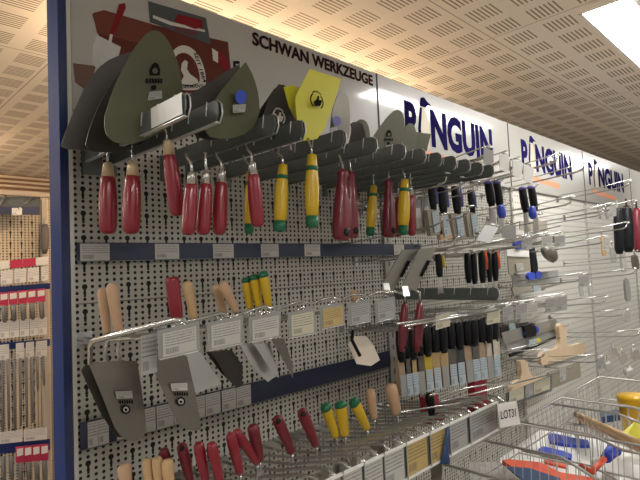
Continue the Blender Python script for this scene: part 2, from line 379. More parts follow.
# ------------------------------------------------------------------ rails and price labels
def card(px, Y, mat, label, group=None, name='price_label', cat='price label', th=.0012, holder=None, proud=.0):
    p = [at(x, y, Y=Y) for x, y in px]
    if holder:
        t = thing(name, label, cat, (p[2]+p[3])/2, group)
        c = sum(p, V())/4
        link('card', MB().prism([c+(r-c)*.84+V((0,0,-.002)) for r in p], (0,th,0), uvs=[(0,1),(1,1),(1,0),(0,0)]), mat, t)
        o = [c+(r-c)*1.04+V((0,th+.0003,0)) for r in p]
        link('sleeve', MB().prism(o, (0,th,0)), 'grey', t)
        link('sleeve_edge', MB().tube([p[3]+V((0,0,-.001)), p[2]+V((0,0,-.001))], .0009, 5), 'edge', t)
        return t
    o = link(name, MB().prism(p, (0,th,0), uvs=[(0,1),(1,1),(1,0),(0,0)]), mat)
    return tag(o, label, cat, group)
def rail(name, x0, x1, z0, z1, label, y=WY-.012):
    t = thing(name, label, 'label rail', ((x0+x1)/2, WY, z0))
    link('face', MB().bb((x0,y,z0+.002), (x1,y+.003,z1-.002)), 'rail', t)
    link('top_lip', MB().bb((x0,y-.002,z1-.002), (x1,WY-.0085,z1)), 'rail', t)
    link('bottom_lip', MB().bb((x0,y-.003,z0), (x1,WY-.0085,z0+.002)), 'galv', t)
    return t
rail('label_rail', .385, 1.60, .036, .075, 'navy price rail across the wall under the upper row of handles')
rail('label_rail', .385, 1.375, -.333, -.279, 'navy price rail across the wall above the lower row of handles')
def vcard(x0, x1, z0, z1, Y, mat, label, group):
    o = link('price_label', MB().prism([V((x0,Y,z1)), V((x1,Y,z1)), V((x1,Y,z0)), V((x0,Y,z0))], (0,.001,0), uvs=[(0,1),(1,1),(1,0),(0,0)]), mat)
    return tag(o, label, 'price label', group)
up_cards = [(80,109.5),(155,179),(213,233.5),(261,278.5),(304.5,320),(394,404),(421,430)]
for i, (a, b) in enumerate(up_cards):
    xa = at(a, 250, Y=WY-.013).x; xb = at(b, 250, Y=WY-.013).x
    vcard(xa, xb, .0385, .0735, WY-.0135, 'card', 'white price label on the upper navy rail, %s from the left' % ORD[i], 'price labels on the upper navy rail')
lo = [(88,98.3),(98.7,109),(117,136.6),(137.4,156),(157,174),(174.6,190),(190.6,205.6),(206.2,221),(222.5,236.7),(237.3,251.5)]
for i, (a, b) in enumerate(lo):
    y = 446-(a-88)*.22
    xa = at(a, y, Y=WY-.013).x; xb = at(b, y, Y=WY-.013).x
    vcard(xa, xb, -.331, -.281, WY-.0135, 'card', 'white price label on the lower navy rail, %s from the left' % ORD[i], 'price labels on the lower navy rail')

# ------------------------------------------------------------------ slotted arms (trowels hang in them)
ARMX = [.407,.464,.581,.646,.758,.856,.958,1.04,1.11,1.18,1.25,1.32,1.385]
def slotted_arm(x, z0, ye, label, h=.035, n=4, grp='slotted steel arms of the upper row'):
    t = thing('slotted_arm', label, 'shelf arm', (x, WY, z0), grp)
    r = MB(); w = .0036
    out = [V((0,WY-.012,z0)), V((0,ye+.004,z0)), V((0,ye-.004,z0+.012)), V((0,ye-.002,z0+h-.006)), V((0,ye+.006,z0+h)), V((0,WY-.012,z0+h))]
    for s in (-w, w-.0015):
        r.prism([p+V((x+s,0,0)) for p in out], (.0015,0,0))
    r.bb((x-w,ye+.004,z0), (x+w,WY-.012,z0+.0015))
    link('channel', r, 'galv', t)
    link('end_lip', MB().tube([(x+w,ye+.003,z0), (x+w,ye-.004,z0+.012), (x+w,ye-.003,z0+h-.008), (x+w,ye+.006,z0+h+.001)], .0013, 6), 'edge', t)
    link('bottom_flange', MB().bb((x-w-.001,ye+.004,z0-.0015), (x+w+.001,WY-.012,z0)), 'edge' if x < .5 else 'galv', t)
    link('mounting_plate', MB().bb((x-w-.002,WY-.010,z0-.024), (x+w+(.03 if x < .42 else .004),WY-.001,z0+h)), 'galv', t)
    if grp and x < .42: link('painted_glare', MB().bb((x-w-.0035,ye+.004,z0+.001), (x-w-.0022,ye+.10,z0+h-.001)), 'white', t)  # white plate imitates the lamp's reflection on the end of the first arm
    for k in range(n):
        y = ye+.03+.055*k
        link('notch_edge', MB().tube([(x-w-.0012,y,z0+h*.42), (x-w-.0012,y-.004,z0+h+.002)], .0011, 5), 'edge', t)
        if k: continue
    return t
ex = ['nearest the blue upright', 'second from the blue upright', 'third from the blue upright'] + [ORD[i]+' from the blue upright' for i in range(3, 13)]
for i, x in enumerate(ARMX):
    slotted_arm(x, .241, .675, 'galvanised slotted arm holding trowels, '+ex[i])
slotted_arm(1.425, -.112, .702, 'galvanised slotted arm under the two wide float blades', grp=None, n=6)

# ------------------------------------------------------------------ hand tools
P_RED = [(0,.62),(.03,.78),(.12,.86),(.35,.98),(.6,1.),(.85,.96),(.95,.85),(.99,.55),(1,.2)]
P_WOOD = [(0,.6),(.06,.72),(.3,.86),(.6,1.),(.85,.98),(.95,.82),(.99,.5),(1,.2)]
P_YEL = [(0,.62),(.1,.7),(.25,.82),(.45,1.),(.7,.96),(.86,.80)]
def prof(p, r): return [(t, q_*r) for t, q_ in p]
def hang_handle(t, top, bot, Y, w, kind):
    """handle hanging down from ferrule to butt"""
    a, b = at(*top, Y=Y), at(*bot, Y=Y); r = rad((a+b)/2, w)
    if kind == 'red':
        f = a.lerp(b, .19)
        link('handle', MB().lathe(f, b, prof(P_RED, r)), 'red', t)
        link('ferrule', MB().lathe(a, f+(b-a)*.01, [(0,r*.42),(.1,r*.52),(1,r*.74)]), 'ferr' if top[0] < 180 else 'sferr', t)
    elif kind == 'yellow':
        g = link('grip', MB().lathe(a, b, prof(P_YEL, r)), 'yel', t)
        link('collar', MB().lathe(a.lerp(b,.16), a.lerp(b,.22), [(0,r*.80),(1,r*.86)]), 'green', g)
        link('end_cap', MB().lathe(a.lerp(b,.84), b, [(0,r*.84),(.6,r*.86),(.92,r*.7),(1,r*.3)]), 'green', g)
    elif kind == 'plastic':
        g = link('handle', MB().lathe(a, b, [(0,r*.5),(.06,r*.72),(.12,r*.55),(.3,r*.75),(.55,r*.92),(.8,r),(.96,r*.95),(1,r*.75)], sq=.75), 'dred', t)
        d = (b-a).normalized(); c = a.lerp(b,.9)
        link('hanging_hole', MB().lathe(c+V((0,-r*.78,0))-V((0,.001,0)), c+V((0,-r*.6,0)), [(0,r*.38),(1,r*.38)]), 'hole', g)
    return a, b, r
def blade_px(name, px, p0, n, mat, parent, bow=0., th=.0015, sm=0):
    if sm: px = smooth_outline(px, sm)
    n = V(n).normalized(); pts = [onp(x, y, p0, n) for x, y in px]; c = sum(pts, V())/len(pts)
    nn = n if n.dot(c) < 0 else -n          # towards the viewer
    mb = MB()
    if bow: mb.sheet(pts, c, nn*bow*.28, -nn*th)
    else: mb.prism(pts, -nn*th)
    return link(name, mb, mat, parent), (p0, n, nn)
def on_blade(name, px, fr, mat, parent, d=.0022, th=.0005):
    p0, n, nn = fr
    pts = [onp(x, y, p0+nn*d, n) for x, y in px]
    uv = [(0,1),(1,1),(1,0),(0,0)] if len(px) == 4 else None
    return link(name, MB().prism(pts, -nn*th, uvs=uv), mat, parent)
def circ(cx, cy, rx, ry, n=18): return [(cx+rx*math.cos(2*math.pi*k/n), cy+ry*math.sin(2*math.pi*k/n)) for k in range(n)]
def trowel(label, top, bot, Y, w, kind, outline=None, bmat='steel', nrm=(0,1,0), bow=.006, sm=1, group='trowels hung in the upper slotted arms', marks=None, bY=None):
    a0 = at(*top, Y=Y)
    if bY: bY = min(bY, Y+.02)
    t = thing('trowel', label, 'trowel', (a0.x, a0.y, at(*bot, Y=Y).z), group)
    a, b, r = hang_handle(t, top, bot, Y, w, kind)
    if outline:
        p0 = V((a.x, bY or Y, a.z+.02))
        bl, fr = blade_px('blade', outline, p0, nrm, bmat, t, 0, sm=min(sm,1))
        if marks: marks(bl, fr)
        zt = a.z+.045; q_ = V((a.x+.004, (bY or Y)+.001, zt))
    else: zt = a.z+.03; q_ = V((a.x, Y+.004, zt))
    link('tang', MB().tube([a+V((0,0,-.004)), a+V((0,.001,.014)), V((a.x, a.y+(q_.y-a.y)*.5, a.z+.022)), V((a.x, q_.y-.002, a.z+.034))], .0026, 8), 'sferr', t)
    return t
def drop_mark(cx, cy, s):
    def f(bl, fr):
        on_blade('maker_emblem', [(cx-2.6*s,cy+2.6*s),(cx-2.6*s,cy-.5*s),(cx-1.3*s,cy-3.2*s),(cx+.3*s,cy-4.2*s),(cx+1.8*s,cy-3.*s),(cx+2.8*s,cy),(cx+2.6*s,cy+2.6*s)], fr, 'ink', bl, .003)
        on_blade('emblem_centre', circ(cx+.1*s, cy+.4*s, 1.4*s, 1.5*s), fr, 'olive', bl, .0036)
        for k in range(6): on_blade('maker_letter', [(cx-4.6*s+k*1.5*s,cy+4.4*s),(cx-3.6*s+k*1.5*s,cy+4.4*s),(cx-3.6*s+k*1.5*s,cy+6.8*s),(cx-4.6*s+k*1.5*s,cy+6.8*s)], fr, 'ink', bl, .003)
        on_blade('size_print', circ(cx-.6*s, cy+9.2*s, 1.5*s, 1.3*s, 10), fr, 'ink', bl, .003)
        on_blade('size_sticker', [(cx-3.*s,cy+11.5*s),(cx+3.6*s,cy+10.8*s),(cx+3.8*s,cy+15*s),(cx-4*s,cy+16*s)], fr, 'gcard', bl, .003)
    return f
# --- upper row, left to right
trowel('red-handled trowel nearest the blue upright, wide dark blade above', (108,163), (108,234), .963, 18, 'red',
       [(60,149),(63,138),(74,110),(88,80),(104,62),(122,54),(138,50),(150,70),(148,110),(138,145),(120,151),(90,150)], 'dsteel', (.15,1,.05), .008, 1)
trowel('second red-handled trowel from the blue upright, brownish blade behind the leaf blade', (133,162), (131,234), .90, 18, 'red',
       [(84,151),(90,126),(104,94),(122,68),(140,52),(156,60),(160,100),(150,140),(118,153)], 'dsteel', (-.12,1,.08), .008, 1, bY=.905)
trowel('red-handled trowel with pale ferrule and large upright leaf blade', (167,140), (178,216), .80, 16, 'red',
       [(108,140),(103,122),(112,92),(126,62),(140,40),(150,31),(158,30),(167,38),(176,56),(182,80),(184,106),(176,124),(150,138),(128,146)], 'olive', (.05,1,.05), .010, 2, marks=drop_mark(155,70,1.9), bY=.84)
DK = 'dsteel'
def blue_sticker(cx, cy):
    def f(bl, fr):
        p0, n, nn = fr
        on_blade('blue_sticker', circ(cx, cy, 5.5, 7), fr, 'bblue', bl, .012); on_blade('label', [(cx-8,cy+8),(cx+5,cy+7),(cx+4,cy+15),(cx-8,cy+16)], fr, 'gcard', bl, .010)
    return f
trowel('red-handled trowel, left of the close trio', (192,172), (188,235), .74, 14.5, 'red', [(182,118),(186,97),(230,69),(240,64),(232,92),(216,112),(200,120)], DK, (.1,1,.0), .004, 0, bY=.83)
trowel('red-handled trowel, middle of the close trio', (206.5,172), (203,235), .74, 14.5, 'red', None)
trowel('red-handled trowel, right of the close trio', (222,170), (219,235), .74, 14.5, 'red',  [(190,135),(202,112),(212,96),(226,84),(236,100),(232,130),(216,142)], DK, (-.1,1,.1), .004, 1, bY=.80)
trowel('red-handled trowel with bent neck beside the yellow handles', (252,162), (258,227), .70, 14.5, 'red',
       [(204,136),(208,116),(218,94),(236,73),(244,63.5),(245.5,62),(247,64),(254,77),(259,96),(260,116),(250,132),(228,140)], 'olive', (.1,1,.05), .006, 1, marks=blue_sticker(241,97), bY=.77)
trowel('yellow and green handled trowel half hidden behind a red handle', (250,172), (249,234), .76, 11, 'yellow', [(256,136),(258,112),(268,98),(276,86),(286,84),(290,100),(284,126),(272,136)], DK, (.2,1,0), .004, 1, bY=.80)
def thumb(cx, cy, s, col='ink'):
    def f(bl, fr):
        L = [(-3,5),(-3,0),(-.5,-1.5),(.8,-5.5),(2.2,-5.5),(2.4,-1.2),(5,-1),(5.2,.6),(4.8,2),(4.2,3.6),(3.2,5.4)]
        on_blade('thumb_emblem', [(cx+x*s, cy+y*s) for x, y in L], fr, col, bl, .009)
        p0, n, nn = fr; c = onp(cx, cy, p0+nn*.009, n); k = rad(c, 1)*2*s
        link('emblem_ring', MB().ring(c, V((1,0,0)), V((0,0,1)), k*7.6, k*9., -nn*.0004, 12, -.9, .9, su=1.1).ring(c, V((1,0,0)), V((0,0,1)), k*7.6, k*9., -nn*.0004, 12, math.pi-.9, math.pi+.9, su=1.1), col, bl)
        mb = MB()
        for j in range(8):
            A = math.pi*(.28+.44*j/7); x = c+V((1,0,0))*math.cos(A)*k*9.4+V((0,0,1))*math.sin(A)*k*9.4; mb.bb(x, x+V((k*1.1,0,k*1.7))-nn*.0004)
        link('emblem_word', mb, col, bl)
    return f
trowel('yellow-handled trowel with dark trapezoid blade and pale thumb emblem', (283,165), (279.5,232), .73, 14.5, 'yellow',
       [(268,100),(279,84),(298,90),(305,112),(300,134),(276,138),(258,132)], DK, (0,1,.05), .003, 0, marks=thumb(279,117,.85,'pale'), bY=.75)
trowel('yellow-handled trowel with bright yellow printed blade', (312,155), (312,228), .69, 15, 'yellow',
       [(310,69),(325,74),(341,79),(334,104),(325,128),(317,139),(303,141),(297,122),(295,98),(302,84)], 'ylab', (.05,1,.05), .004, 0, marks=thumb(317,101,.95), bY=.70)
t = thing('trowel', 'small trowel with yellow striped dark blade behind the bright yellow one', 'trowel', at(290,134,Y=.80), 'trowels hung in the upper slotted arms')
bl, fr = blade_px('blade', [(284,87),(292,85),(300,88),(300,112),(295,118),(289,106)], V((.7,.725,.35)), (0,1,0), 'ylab', t)
link('tang', MB().tube([at(290,131,Y=.8), at(291,150,Y=.8)], .003), 'sferr', t)
trowel('grey round-nosed trowel with violet sticker, dark red plastic handle', (343,170), (341,240), .72, 21, 'plastic',
       [(330,140),(331,118),(335,100),(341,91),(347,93),(350,108),(350,128),(348,142)], 'steel', (0,1,.1), .004, 1, marks=lambda bl, fr: (on_blade('sticker', circ(337,121,4.5,5), fr, 'purple', bl, .007), on_blade('label', [(330,128),(337,127),(337,134),(329,135)], fr, 'gcard', bl, .007)), bY=.73)
trowel('dark red plastic handled trowel just right behind its twin', (351,172), (351,238), .80, 18, 'plastic')
trowel('yellow-handled trowel between the dark red plastic handles', (374,186), (370,236), .86, 10.5, 'yellow', [(350,146),(353,128),(358,119),(366,120),(370,130),(370,146)], 'olive', (.1,1,0), .003, 1, bY=.86)
trowel('dark red plastic handled trowel right of a slim yellow handle', (389,180), (389,237), .80, 16, 'plastic',
       [(348,148),(352,130),(350,122),(362,122),(366,134),(366,150)], DK, (.1,1,0), .003, 1, bY=.80)
trowel('yellow-handled trowel with large olive blade left of the blue lettering', (405,180), (403,235), .74, 12.5, 'yellow',
       [(370,142),(379,128),(388,116),(396,109),(402,111),(405,122),(404,146),(388,150)], 'olive', (.05,1,.05), .006, 1, marks=drop_mark(389,134,1.0), bY=.75)
trowel('red-handled trowel with round blade behind the yellow handle', (411,186), (412,236), .80, 9, 'red',
       [(401,148),(402,134),(408,123),(414,124),(417,134),(416,154),(406,158)], 'olive', (.05,1,.05), .004, 1, bY=.80)
trowel('slim red-handled trowel with square olive blade over the lettering', (399,188), (398,237), .90, 9, 'red',
       [(410,131),(431,134),(427,150),(423,160),(408,158),(405,145)], 'olive', (.1,1,.05), .004, 0, bY=.80)

# ------------------------------------------------------------------ wire hooks
def double_hook(x, z, ye, label, group, rise=.045, gap=.012, tagpx=None, upper=False, end='edge', name='wire_hook', cap=True):
    t = thing(name, label, 'display hook', (x, WY, z), group)
    for k, s in enumerate((-gap, gap) if gap else (0,)):
        link('prong', MB().tube([(x+s,WY-.004,z), (x+s,WY-.05,z), (x+s,(WY+ye)/2,z+rise*.35), (x+s,ye+.03,z+rise*.75), (x+s,ye+.006,z+rise), (x+s*.6,ye,z+rise+.012)], .0024, 6), 'wire', t)
    link('back_plate', MB().bb((x-gap-.006,WY-.004,z-.014), (x+gap+.006,WY-.0005,z+.014)), 'wire', t)
    if gap: link('cross_wire', MB().tube([(x-gap*.6,ye,z+rise+.012), (x+gap*.6,ye,z+rise+.012)], .0024, 6), 'wire', t)
    if upper: link('tag_arm', MB().tube([(x,WY-.004,z+.022), (x,(WY+ye)/2,z+.032), (x,ye-.01,z+rise+.028)], .0022, 6), 'wire', t)
    if cap: link('end_clip', MB().tube([(x-.016,ye-.006,z+rise+.020), (x+.016,ye-.006,z+rise+.024)], .0035, 6), end, t)
    return t
# middle row with large tags
BT = [((159,331),(199,322),(200,350),(160,359),'card'), ((208,323),(243,316),(243,343),(209,350),'card'), ((250,318),(281,312),(281,336),(250,342),'card'),
      ((289,313),(315,308),(316,333),(290,338),'cream_card'), ((321,307),(344,303),(345,324),(322,329),'ycard'), ((349,304),(371,300),(371,321),(350,325),'gcard'), ((376,301),(395,297),(396,317),(377,322),'gcard')]
BX = []
for i, q4 in enumerate(BT):
    tip = at((q4[0][0]+q4[1][0])/2, (q4[0][1]+q4[1][1])/2-4, Y=.70); BX.append(tip.x)
    double_hook(tip.x, -.118, .70, 'wire double hook of the middle row, %s from the left' % ORD[i], 'wire double hooks of the middle row', rise=tip.z+.118-.014, gap=.012, cap=False)
    lab = ['large white price tag hiding the neck of the red-handled trowel', 'large white price tag below the leaning wooden handles', 'large white price tag below the bunch of yellow handles', 'cream price tag between white and ochre ones', 'ochre yellow price tag of the middle row', 'grey-white price tag above the small bright trowel', 'grey-white price tag beside the two red handles'][i]
    card(q4[:4], .694, q4[4], lab, 'hanging price tags of the middle row', name='price_tag', cat='price tag', holder=True)
card([(141,336),(157,333),(157,372),(142,376)], .72, 'gcard', 'narrow grey price tag left of the large white one', None, 'price_tag', 'price tag')
# long bar of the first hook, nearest the blue upright
t = thing('display_bar', 'bright round wire bar sloping up from the wall in front of two wooden handles', 'display hook', at(90,345,Y=WY))
link('bar', MB().tube([at(90,364,Y=.92), at(90,346,Y=.92), at(93,341,Y=.90), at(120,334,Y=.85), at(150,326,Y=.79), at(176,320,Y=.745), at(184,321,Y=.72)], .0048, 8), 'wire', t)
link('bracket', MB().tube([at(90,364,Y=.92), at(92,350,Y=1.0), at(92,345,Y=WY-.002)], .0025, 6), 'wire', t)
bars = [((188,322),(203,318),(222,313),(228,315)), ((232,317),(250,311),(265,306),(272,309)), ((276,310),(292,304),(303,301),(308,303)), ((312,304),(324,299),(334,297),(338,299)), ((342,299),(352,295),(362,294),(366,296)), ((368,296),(378,292),(388,291),(394,293))]
for i, b in enumerate(bars):
    o = link('tag_bar', MB().tube([at(x, y, Y=.72-.012*k) for k, (x, y) in enumerate(b)], .0027, 8), 'wire')
    tag(o, 'bent wire bar over the price tags, %s after the long sloping one' % ORD[i], 'display hook', 'bent wire bars over the middle price tags')

# middle row tools: handle up, blade down
P_UP = [(0,.7),(.08,.76),(.4,.9),(.75,1.),(.92,.92),(.98,.6),(1,.25)]
def up_tool(name, label, top, bot, Y, w, mat, group=None, outline=None, bmat='steel', nrm=(0,1,0), hole=False, lean=None, neck=True, sm=0, marks=None, bY=None, bow=.003, caps=False, pm=None):
    b = at(*bot, Y=Y) if lean is None else at(*bot, Z=Y); Yb = b.y
    a = at(*top, Y=Yb+(lean or 0)); r = rad(a, w)
    t = thing(name, label, 'trowel' if name == 'trowel' else name.replace('_', ' '), b, group)
    g = link('handle', MB().lathe(b, a, prof(pm or P_UP, r), sq=.85), mat, t)
    if hole:
        c = b.lerp(a,.9); link('hanging_hole', MB().lathe(c+V((-r*.55,-r*.78,0)), c+V((0,-r*.3,0)), [(0,r*.45),(1,r*.45)]), 'hole', g)
    if caps: link('end_cap', MB().lathe(b.lerp(a,.86), b.lerp(a,1.02), [(0,r*1.03),(.7,r*.98),(1,r*.5)], sq=.85), 'green', g)
    if neck:
        link('neck', MB().tube([b, b+V((0,-.002,-.012)), b+V((-.006,-.004,-.035)), b+V((.0,-.006,-.055)), b+V((.004,-.006,-.068))], .0032, 8), 'sferr', t)
    if outline:
        bl, fr = blade_px('blade', outline, V((b.x, bY or Yb-.006, b.z-.05)), nrm, bmat, t, 0, sm=sm)
        if marks: marks(bl, fr)
    return t
GB = 'trowels hung upside down in the middle row'
def drop_mark2(cx, cy, s):
    def f(bl, fr):
        on_blade('label', [(cx-14*s,cy-22*s),(cx+8*s,cy-23*s),(cx+9*s,cy-13*s),(cx-12*s,cy-12*s)], fr, 'card', bl, .005)
        on_blade('maker_emblem', circ(cx, cy+2*s, 6*s, 6*s), fr, 'ink', bl, .005); on_blade('emblem_centre', circ(cx, cy+2*s, 3.8*s, 3.8*s), fr, 'steel_l', bl, .0056); on_blade('emblem_drop', circ(cx, cy+2.5*s, 1.8*s, 2*s), fr, 'ink', bl, .006)
        for j in range(6):
            x = cx-9*s+j*3.2*s; on_blade('maker_letter', [(x,cy-10*s),(x+2.2*s,cy-10.2*s),(x+2.4*s,cy-6*s),(x+.3*s,cy-5.8*s)], fr, 'ink', bl, .005)
    return f
up_tool('trowel', 'wooden-handled trowel, left of a pair, its steel blade mostly hidden', (102,288), (107,333), .93, 10.5, 'wood', GB, [(81,371),(84,366),(98,362),(130,410),(132,438),(116,437),(100,412)], 'dsteel', (.1,1,0), sm=0, bY=.90)
up_tool('trowel', 'wooden-handled trowel with long rounded steel blade, right of a pair', (111,283), (119,331), .90, 12, 'wood', GB, [(89,364),(112,361),(137,361),(141,385),(145,412),(146,430),(143,437),(135,441),(126,440),(120,435),(115,428),(102,395)], 'steel', (0,1,.05), sm=0, bY=.87, marks=drop_mark2(126,408,.75))
up_tool('trowel', 'bright red handled trowel with long steel blade', (172,277), (177,319), .84, 14.5, 'red', GB, [(145,351),(165,350),(187,356),(192,378),(198,408),(201,424),(200,429),(196,431),(186,429),(178,423),(172,410),(158,380)], 'steel', (.05,1,.0), sm=0, bY=.80, marks=drop_mark2(181,400,.75), pm=[(0,.9),(.3,.95),(.9,1.),(.97,.95),(1,.7)])
up_tool('trowel', 'wooden-handled trowel right behind the bright red handle', (187,281), (194,318), .90, 11, 'wood2', GB, [(184,352),(200,352),(222,384),(209,388),(196,394),(190,370)], 'steel_l', (.1,1,0), sm=0, bY=.84)
up_tool('trowel', 'wooden-handled trowel leaning, left of the leaning pair', (215,284), (224,314), .90, 10, 'wood', GB, [(206,352),(232,350),(243,366),(242,386),(237,388),(222,374)], 'dsteel', (.1,1,0), sm=0, bY=.86)
up_tool('trowel', 'wooden-handled trowel leaning, right of the leaning pair', (222,282), (236,311), .86, 11, 'wood', GB, [(212,352),(226,350),(238,366),(238,384),(228,380)], 'dsteel', (.1,1,.1), sm=0, bY=.83)
for i, (tp, bt) in enumerate([((246,278),(250,308)), ((254,275),(259,307)), ((263,272),(269,307))]):
    up_tool('trowel', 'yellow handle with green cap, %s of the bunch of three' % ['left', 'middle', 'right'][i], tp, bt, .88-.02*i, 10.5, 'yel', GB,
            [[(240,345),(258,344),(276,376),(268,382),(252,366)], [(254,344),(270,343),(279,378),(272,372)], [(272,340),(284,338),(293,366),(293,378),(286,364)]][i], ['steel_l','steel_l','steel'][i], (.1*i,1,0), caps=True, bY=.84-.02*i)
up_tool('trowel', 'small trowel with wooden knob handle and bright cream blade', (353,291), (357,303), .84, 9, 'wood', GB, [(348,344),(355,336),(366,336),(374,346),(380,360),(371,366),(357,364)], 'cream', (0,1,.1), bY=.80)
link_ = None
o = link('handle_fork', MB().tube([at(353,330,Y=.79), at(352,340,Y=.79), at(360,356,Y=.785)], .004, 8), 'black'); tag(o, 'short black hook prong in front of the bright cream blade', 'display hook')
# ------------------------------------------------------------------ lower basket row
CZp = -.40
cxs = [.44+.086*k for k in range(12)]
for i, x in enumerate(cxs):
    t = thing('wire_hook', 'long wire loop hook of the lower row, %s from the left' % ORD[i], 'display hook', (x, WY, -.45), 'long wire loop hooks of the lower row')
    g = .022
    pts = lambda s: [(x+s,WY-.002,-.452), (x+s,WY-.06,-.448), (x+s,.88,-.425), (x+s,.76,-.392), (x+s,.72,-.386), (x+s*.9,.69,-.402)]
    link('prong', MB().tube(pts(-g), .0036, 8), 'wire', t); link('prong', MB().tube(pts(g), .0036, 8), 'wire', t)
    link('front_loop', MB().tube([(x-g*.9,.69,-.402), (x-g*.5,.683,-.402), (x+g*.5,.683,-.402), (x+g*.9,.69,-.402)], .0036, 8), 'edge', t)
    link('back_plate', MB().bb((x-g-.008,WY-.004,-.468), (x+g+.008,WY-.0005,-.438)), 'wire', t)
GC = 'trowels standing handle up in the lower row'
low = [ # top, bottom, width, mat, hole, lean
 ((124,464),(127,492),12,'wood','wooden handle standing alone at the lower left corner'),
 ((147,458),(150,490),9,'wood2','wooden handle, leftmost of the clustered pale ones'), ((157,457),(160,490),10,'wood2','wooden handle, middle of the clustered pale ones'), ((167,459),(170,490),11,'wood2','wooden handle, rightmost of the clustered pale ones'),
 ((163,448),(172,480),9,'dred','dark red handle just behind the clustered wooden ones'), ((181,443),(190,480),10,'dred','dark red handle with hole right of the wooden cluster'), ((198,442),(206,482),10,'red','slim red handle, left of a close pair'), ((211,442),(220,482),10,'red','slim red handle, right of a close pair'),
 ((230,433),(240,473),10,'red','glossy red handle in front of the crossing pair'), ((235,430),(257,463),9,'red','glossy red handle leaning strongly across its neighbour'), ((252,424),(260,460),11,'dred','matt red handle behind the leaning glossy one'),
 ((276,416),(292,452),10.5,'dred','dark red handle with hole, left of two spaced ones'), ((301,409),(316,445),10.5,'dred','dark red handle with hole, right of two spaced ones'),
 ((325,405),(336,436),10,'yel','yellow handle with green cap, left of the lower three'), ((340,402),(345,435),11,'yel','yellow handle with green cap, middle of the lower three'), ((353,400),(367,428),10,'yel','yellow handle with green cap, right of the lower three'),
 ((370,389),(374,418),9,'wood','short wooden handle, left of the lower right pair'), ((390,384),(397,413),12,'wood','wooden handle, right of the lower right pair'), ((429,393),(432,415),9,'black','black handle behind the price strip')]
for i, (tp, bt, w, mt, lab) in enumerate(low):
    w *= 1.18; bp = at(*bt, Z=CZp); Yb = min(bp.y, 1.0) 
    up_tool('trowel', lab, tp, bt, min(Yb, .98), w, mt, GC, None, hole=('hole' in lab), caps=(mt == 'yel'), neck=True)
    b = at(*bt, Y=min(Yb, .98)); t = C.objects[-1]
    root = [o for o in C.objects if o.get('label') == lab][0]
    z = b.z-.065
    link('blade', MB().prism([b+V((-.028,-.006,-.06)), b+V((.028,-.006,-.06)), b+V((.034,-.006,-.12)), b+V((.012,-.006,-.19)), b+V((-.012,-.006,-.19)), b+V((-.034,-.006,-.12))], (0,.0015,0)), 'steel_l' if i % 2 else 'steel', root)

# price strip in front of the lower row
SY = .665
def sline(x): return 402+(496-x)*.505          # top edge of the strip in the picture
pa = at(330, sline(330), Y=SY); pb = at(496, 402, Y=SY)
z1 = pb.z+.001; z0 = at(467, 446, Y=SY).z
t = thing('label_strip', 'clear price strip along the front of the lower hooks', 'label rail', ((pa.x+pb.x)/2, SY, z0))
xL = .60; xR = at(497, 415, Y=SY).x
link('backing', MB().bb((xL,SY,z0), (xR,SY+.002,z1)), 'galv', t)
link('top_edge', MB().bb((xL,SY-.006,z1-.003), (xR,SY,z1+.001)), 'white', t)
link('bottom_edge', MB().bb((xL,SY-.006,z0-.001), (xR,SY,z0+.0025)), 'white', t)
segs = [(300,318,'card'),(321,341,'gcard'),(344,362,'card'),(365,383,'card'),(385,404,'card'),(407,427,'ycard'),(430.5,445,'ycard'),(450,467,'gcard'),(470,496,'gcard')]
for i, (a, b, mt) in enumerate(segs):
    ya = sline((a+b)/2)+22; xa = at(a, sline(a)+18, Y=SY-.002).x; xb = at(b, sline(b)+14, Y=SY-.002).x
    vcard(xa, xb, z0+.004, z1-.004, SY-.0025, mt, '%s price label in the clear strip of the lower row, %s from its right end' % ({'card':'white','gcard':'grey','ycard':'ochre'}[mt], ORD[len(segs)-1-i]), 'price labels in the clear strip')
    if i: 
        o = link('strip_divider', MB().bb((xa-.004,SY-.006,z0-.004), (xa-.0015,SY-.0045,z1+.004)), 'grey', t)
o = link('blue_film_tab', MB().lathe(at(448,428,Y=.655), at(445,464,Y=.655), [(0,.004),(.3,.008),(.7,.012),(1,.018)], sq=.4), 'bnavy'); tag(o, 'dark blue film pouch hanging over the price strip', 'pouch')
# LOT31 sign
t = thing('lot_sign', 'white paper sign hand-marked with a lot number', 'sign', at(510,426,Y=.62))
L4 = [(497.5,404),(516.5,401),(520.5,424),(500.5,428)]
p = [at(x, y, Y=.62) for x, y in L4]; link('paper', MB().prism(p, (0,.0012,0)), 'white', t)
link('holder', MB().bb(p[3]+V((-.004,.0015,-.004)), p[1]+V((.004,.004,.006))), 'grey', t)
text_part('handwriting', 'LOT31', 'ink', t, at(501,419.5,Y=.619), at(516,416.5,Y=.619), .021, th=.0004, bold=.004)

# ------------------------------------------------------------------ second bay onward: hooks
GH = 'chrome wire hooks of the right-hand bays'
hk = [(489,146,1,'plate'),(505,152,1,'plate'),(518,158,1,'plate'),(529,163,1,'plate'),(558,154,1,'clip'),(585,163,1,'clip'),(573,196,1,'clip'),(604,208,0,''),(613,203,1,'tag'),
      (606,236,1,'tag'),(584,273,1,'tag'),(606,296,1,'clip'),(627,309,1,'tag'),(601,355,1,'tag'),(527,236,1,'tag'),(547,233,1,'tag'),(560,233,1,'tag'),(540,213,0,''),
      (491,306,1,'tag'),(508,304,1,'tag'),(521,302,1,'tag'),(532,301,1,'tag'),(551,296,1,'tag'),(562,294,1,'tag'),(628,222,1,'clip'),(635,268,1,'clip'),(636,200,1,'clip'),(630,180,1,'clip'),(637,250,0,''),(443,213,0,''),(470,205,0,''),(457,236,0,''),(478,232,0,''),
      (508,222,0,''),(448,172,0,''),(463,176,0,''),(476,181,0,''),(545,350,1,'clip'),(640,330,1,'clip')]
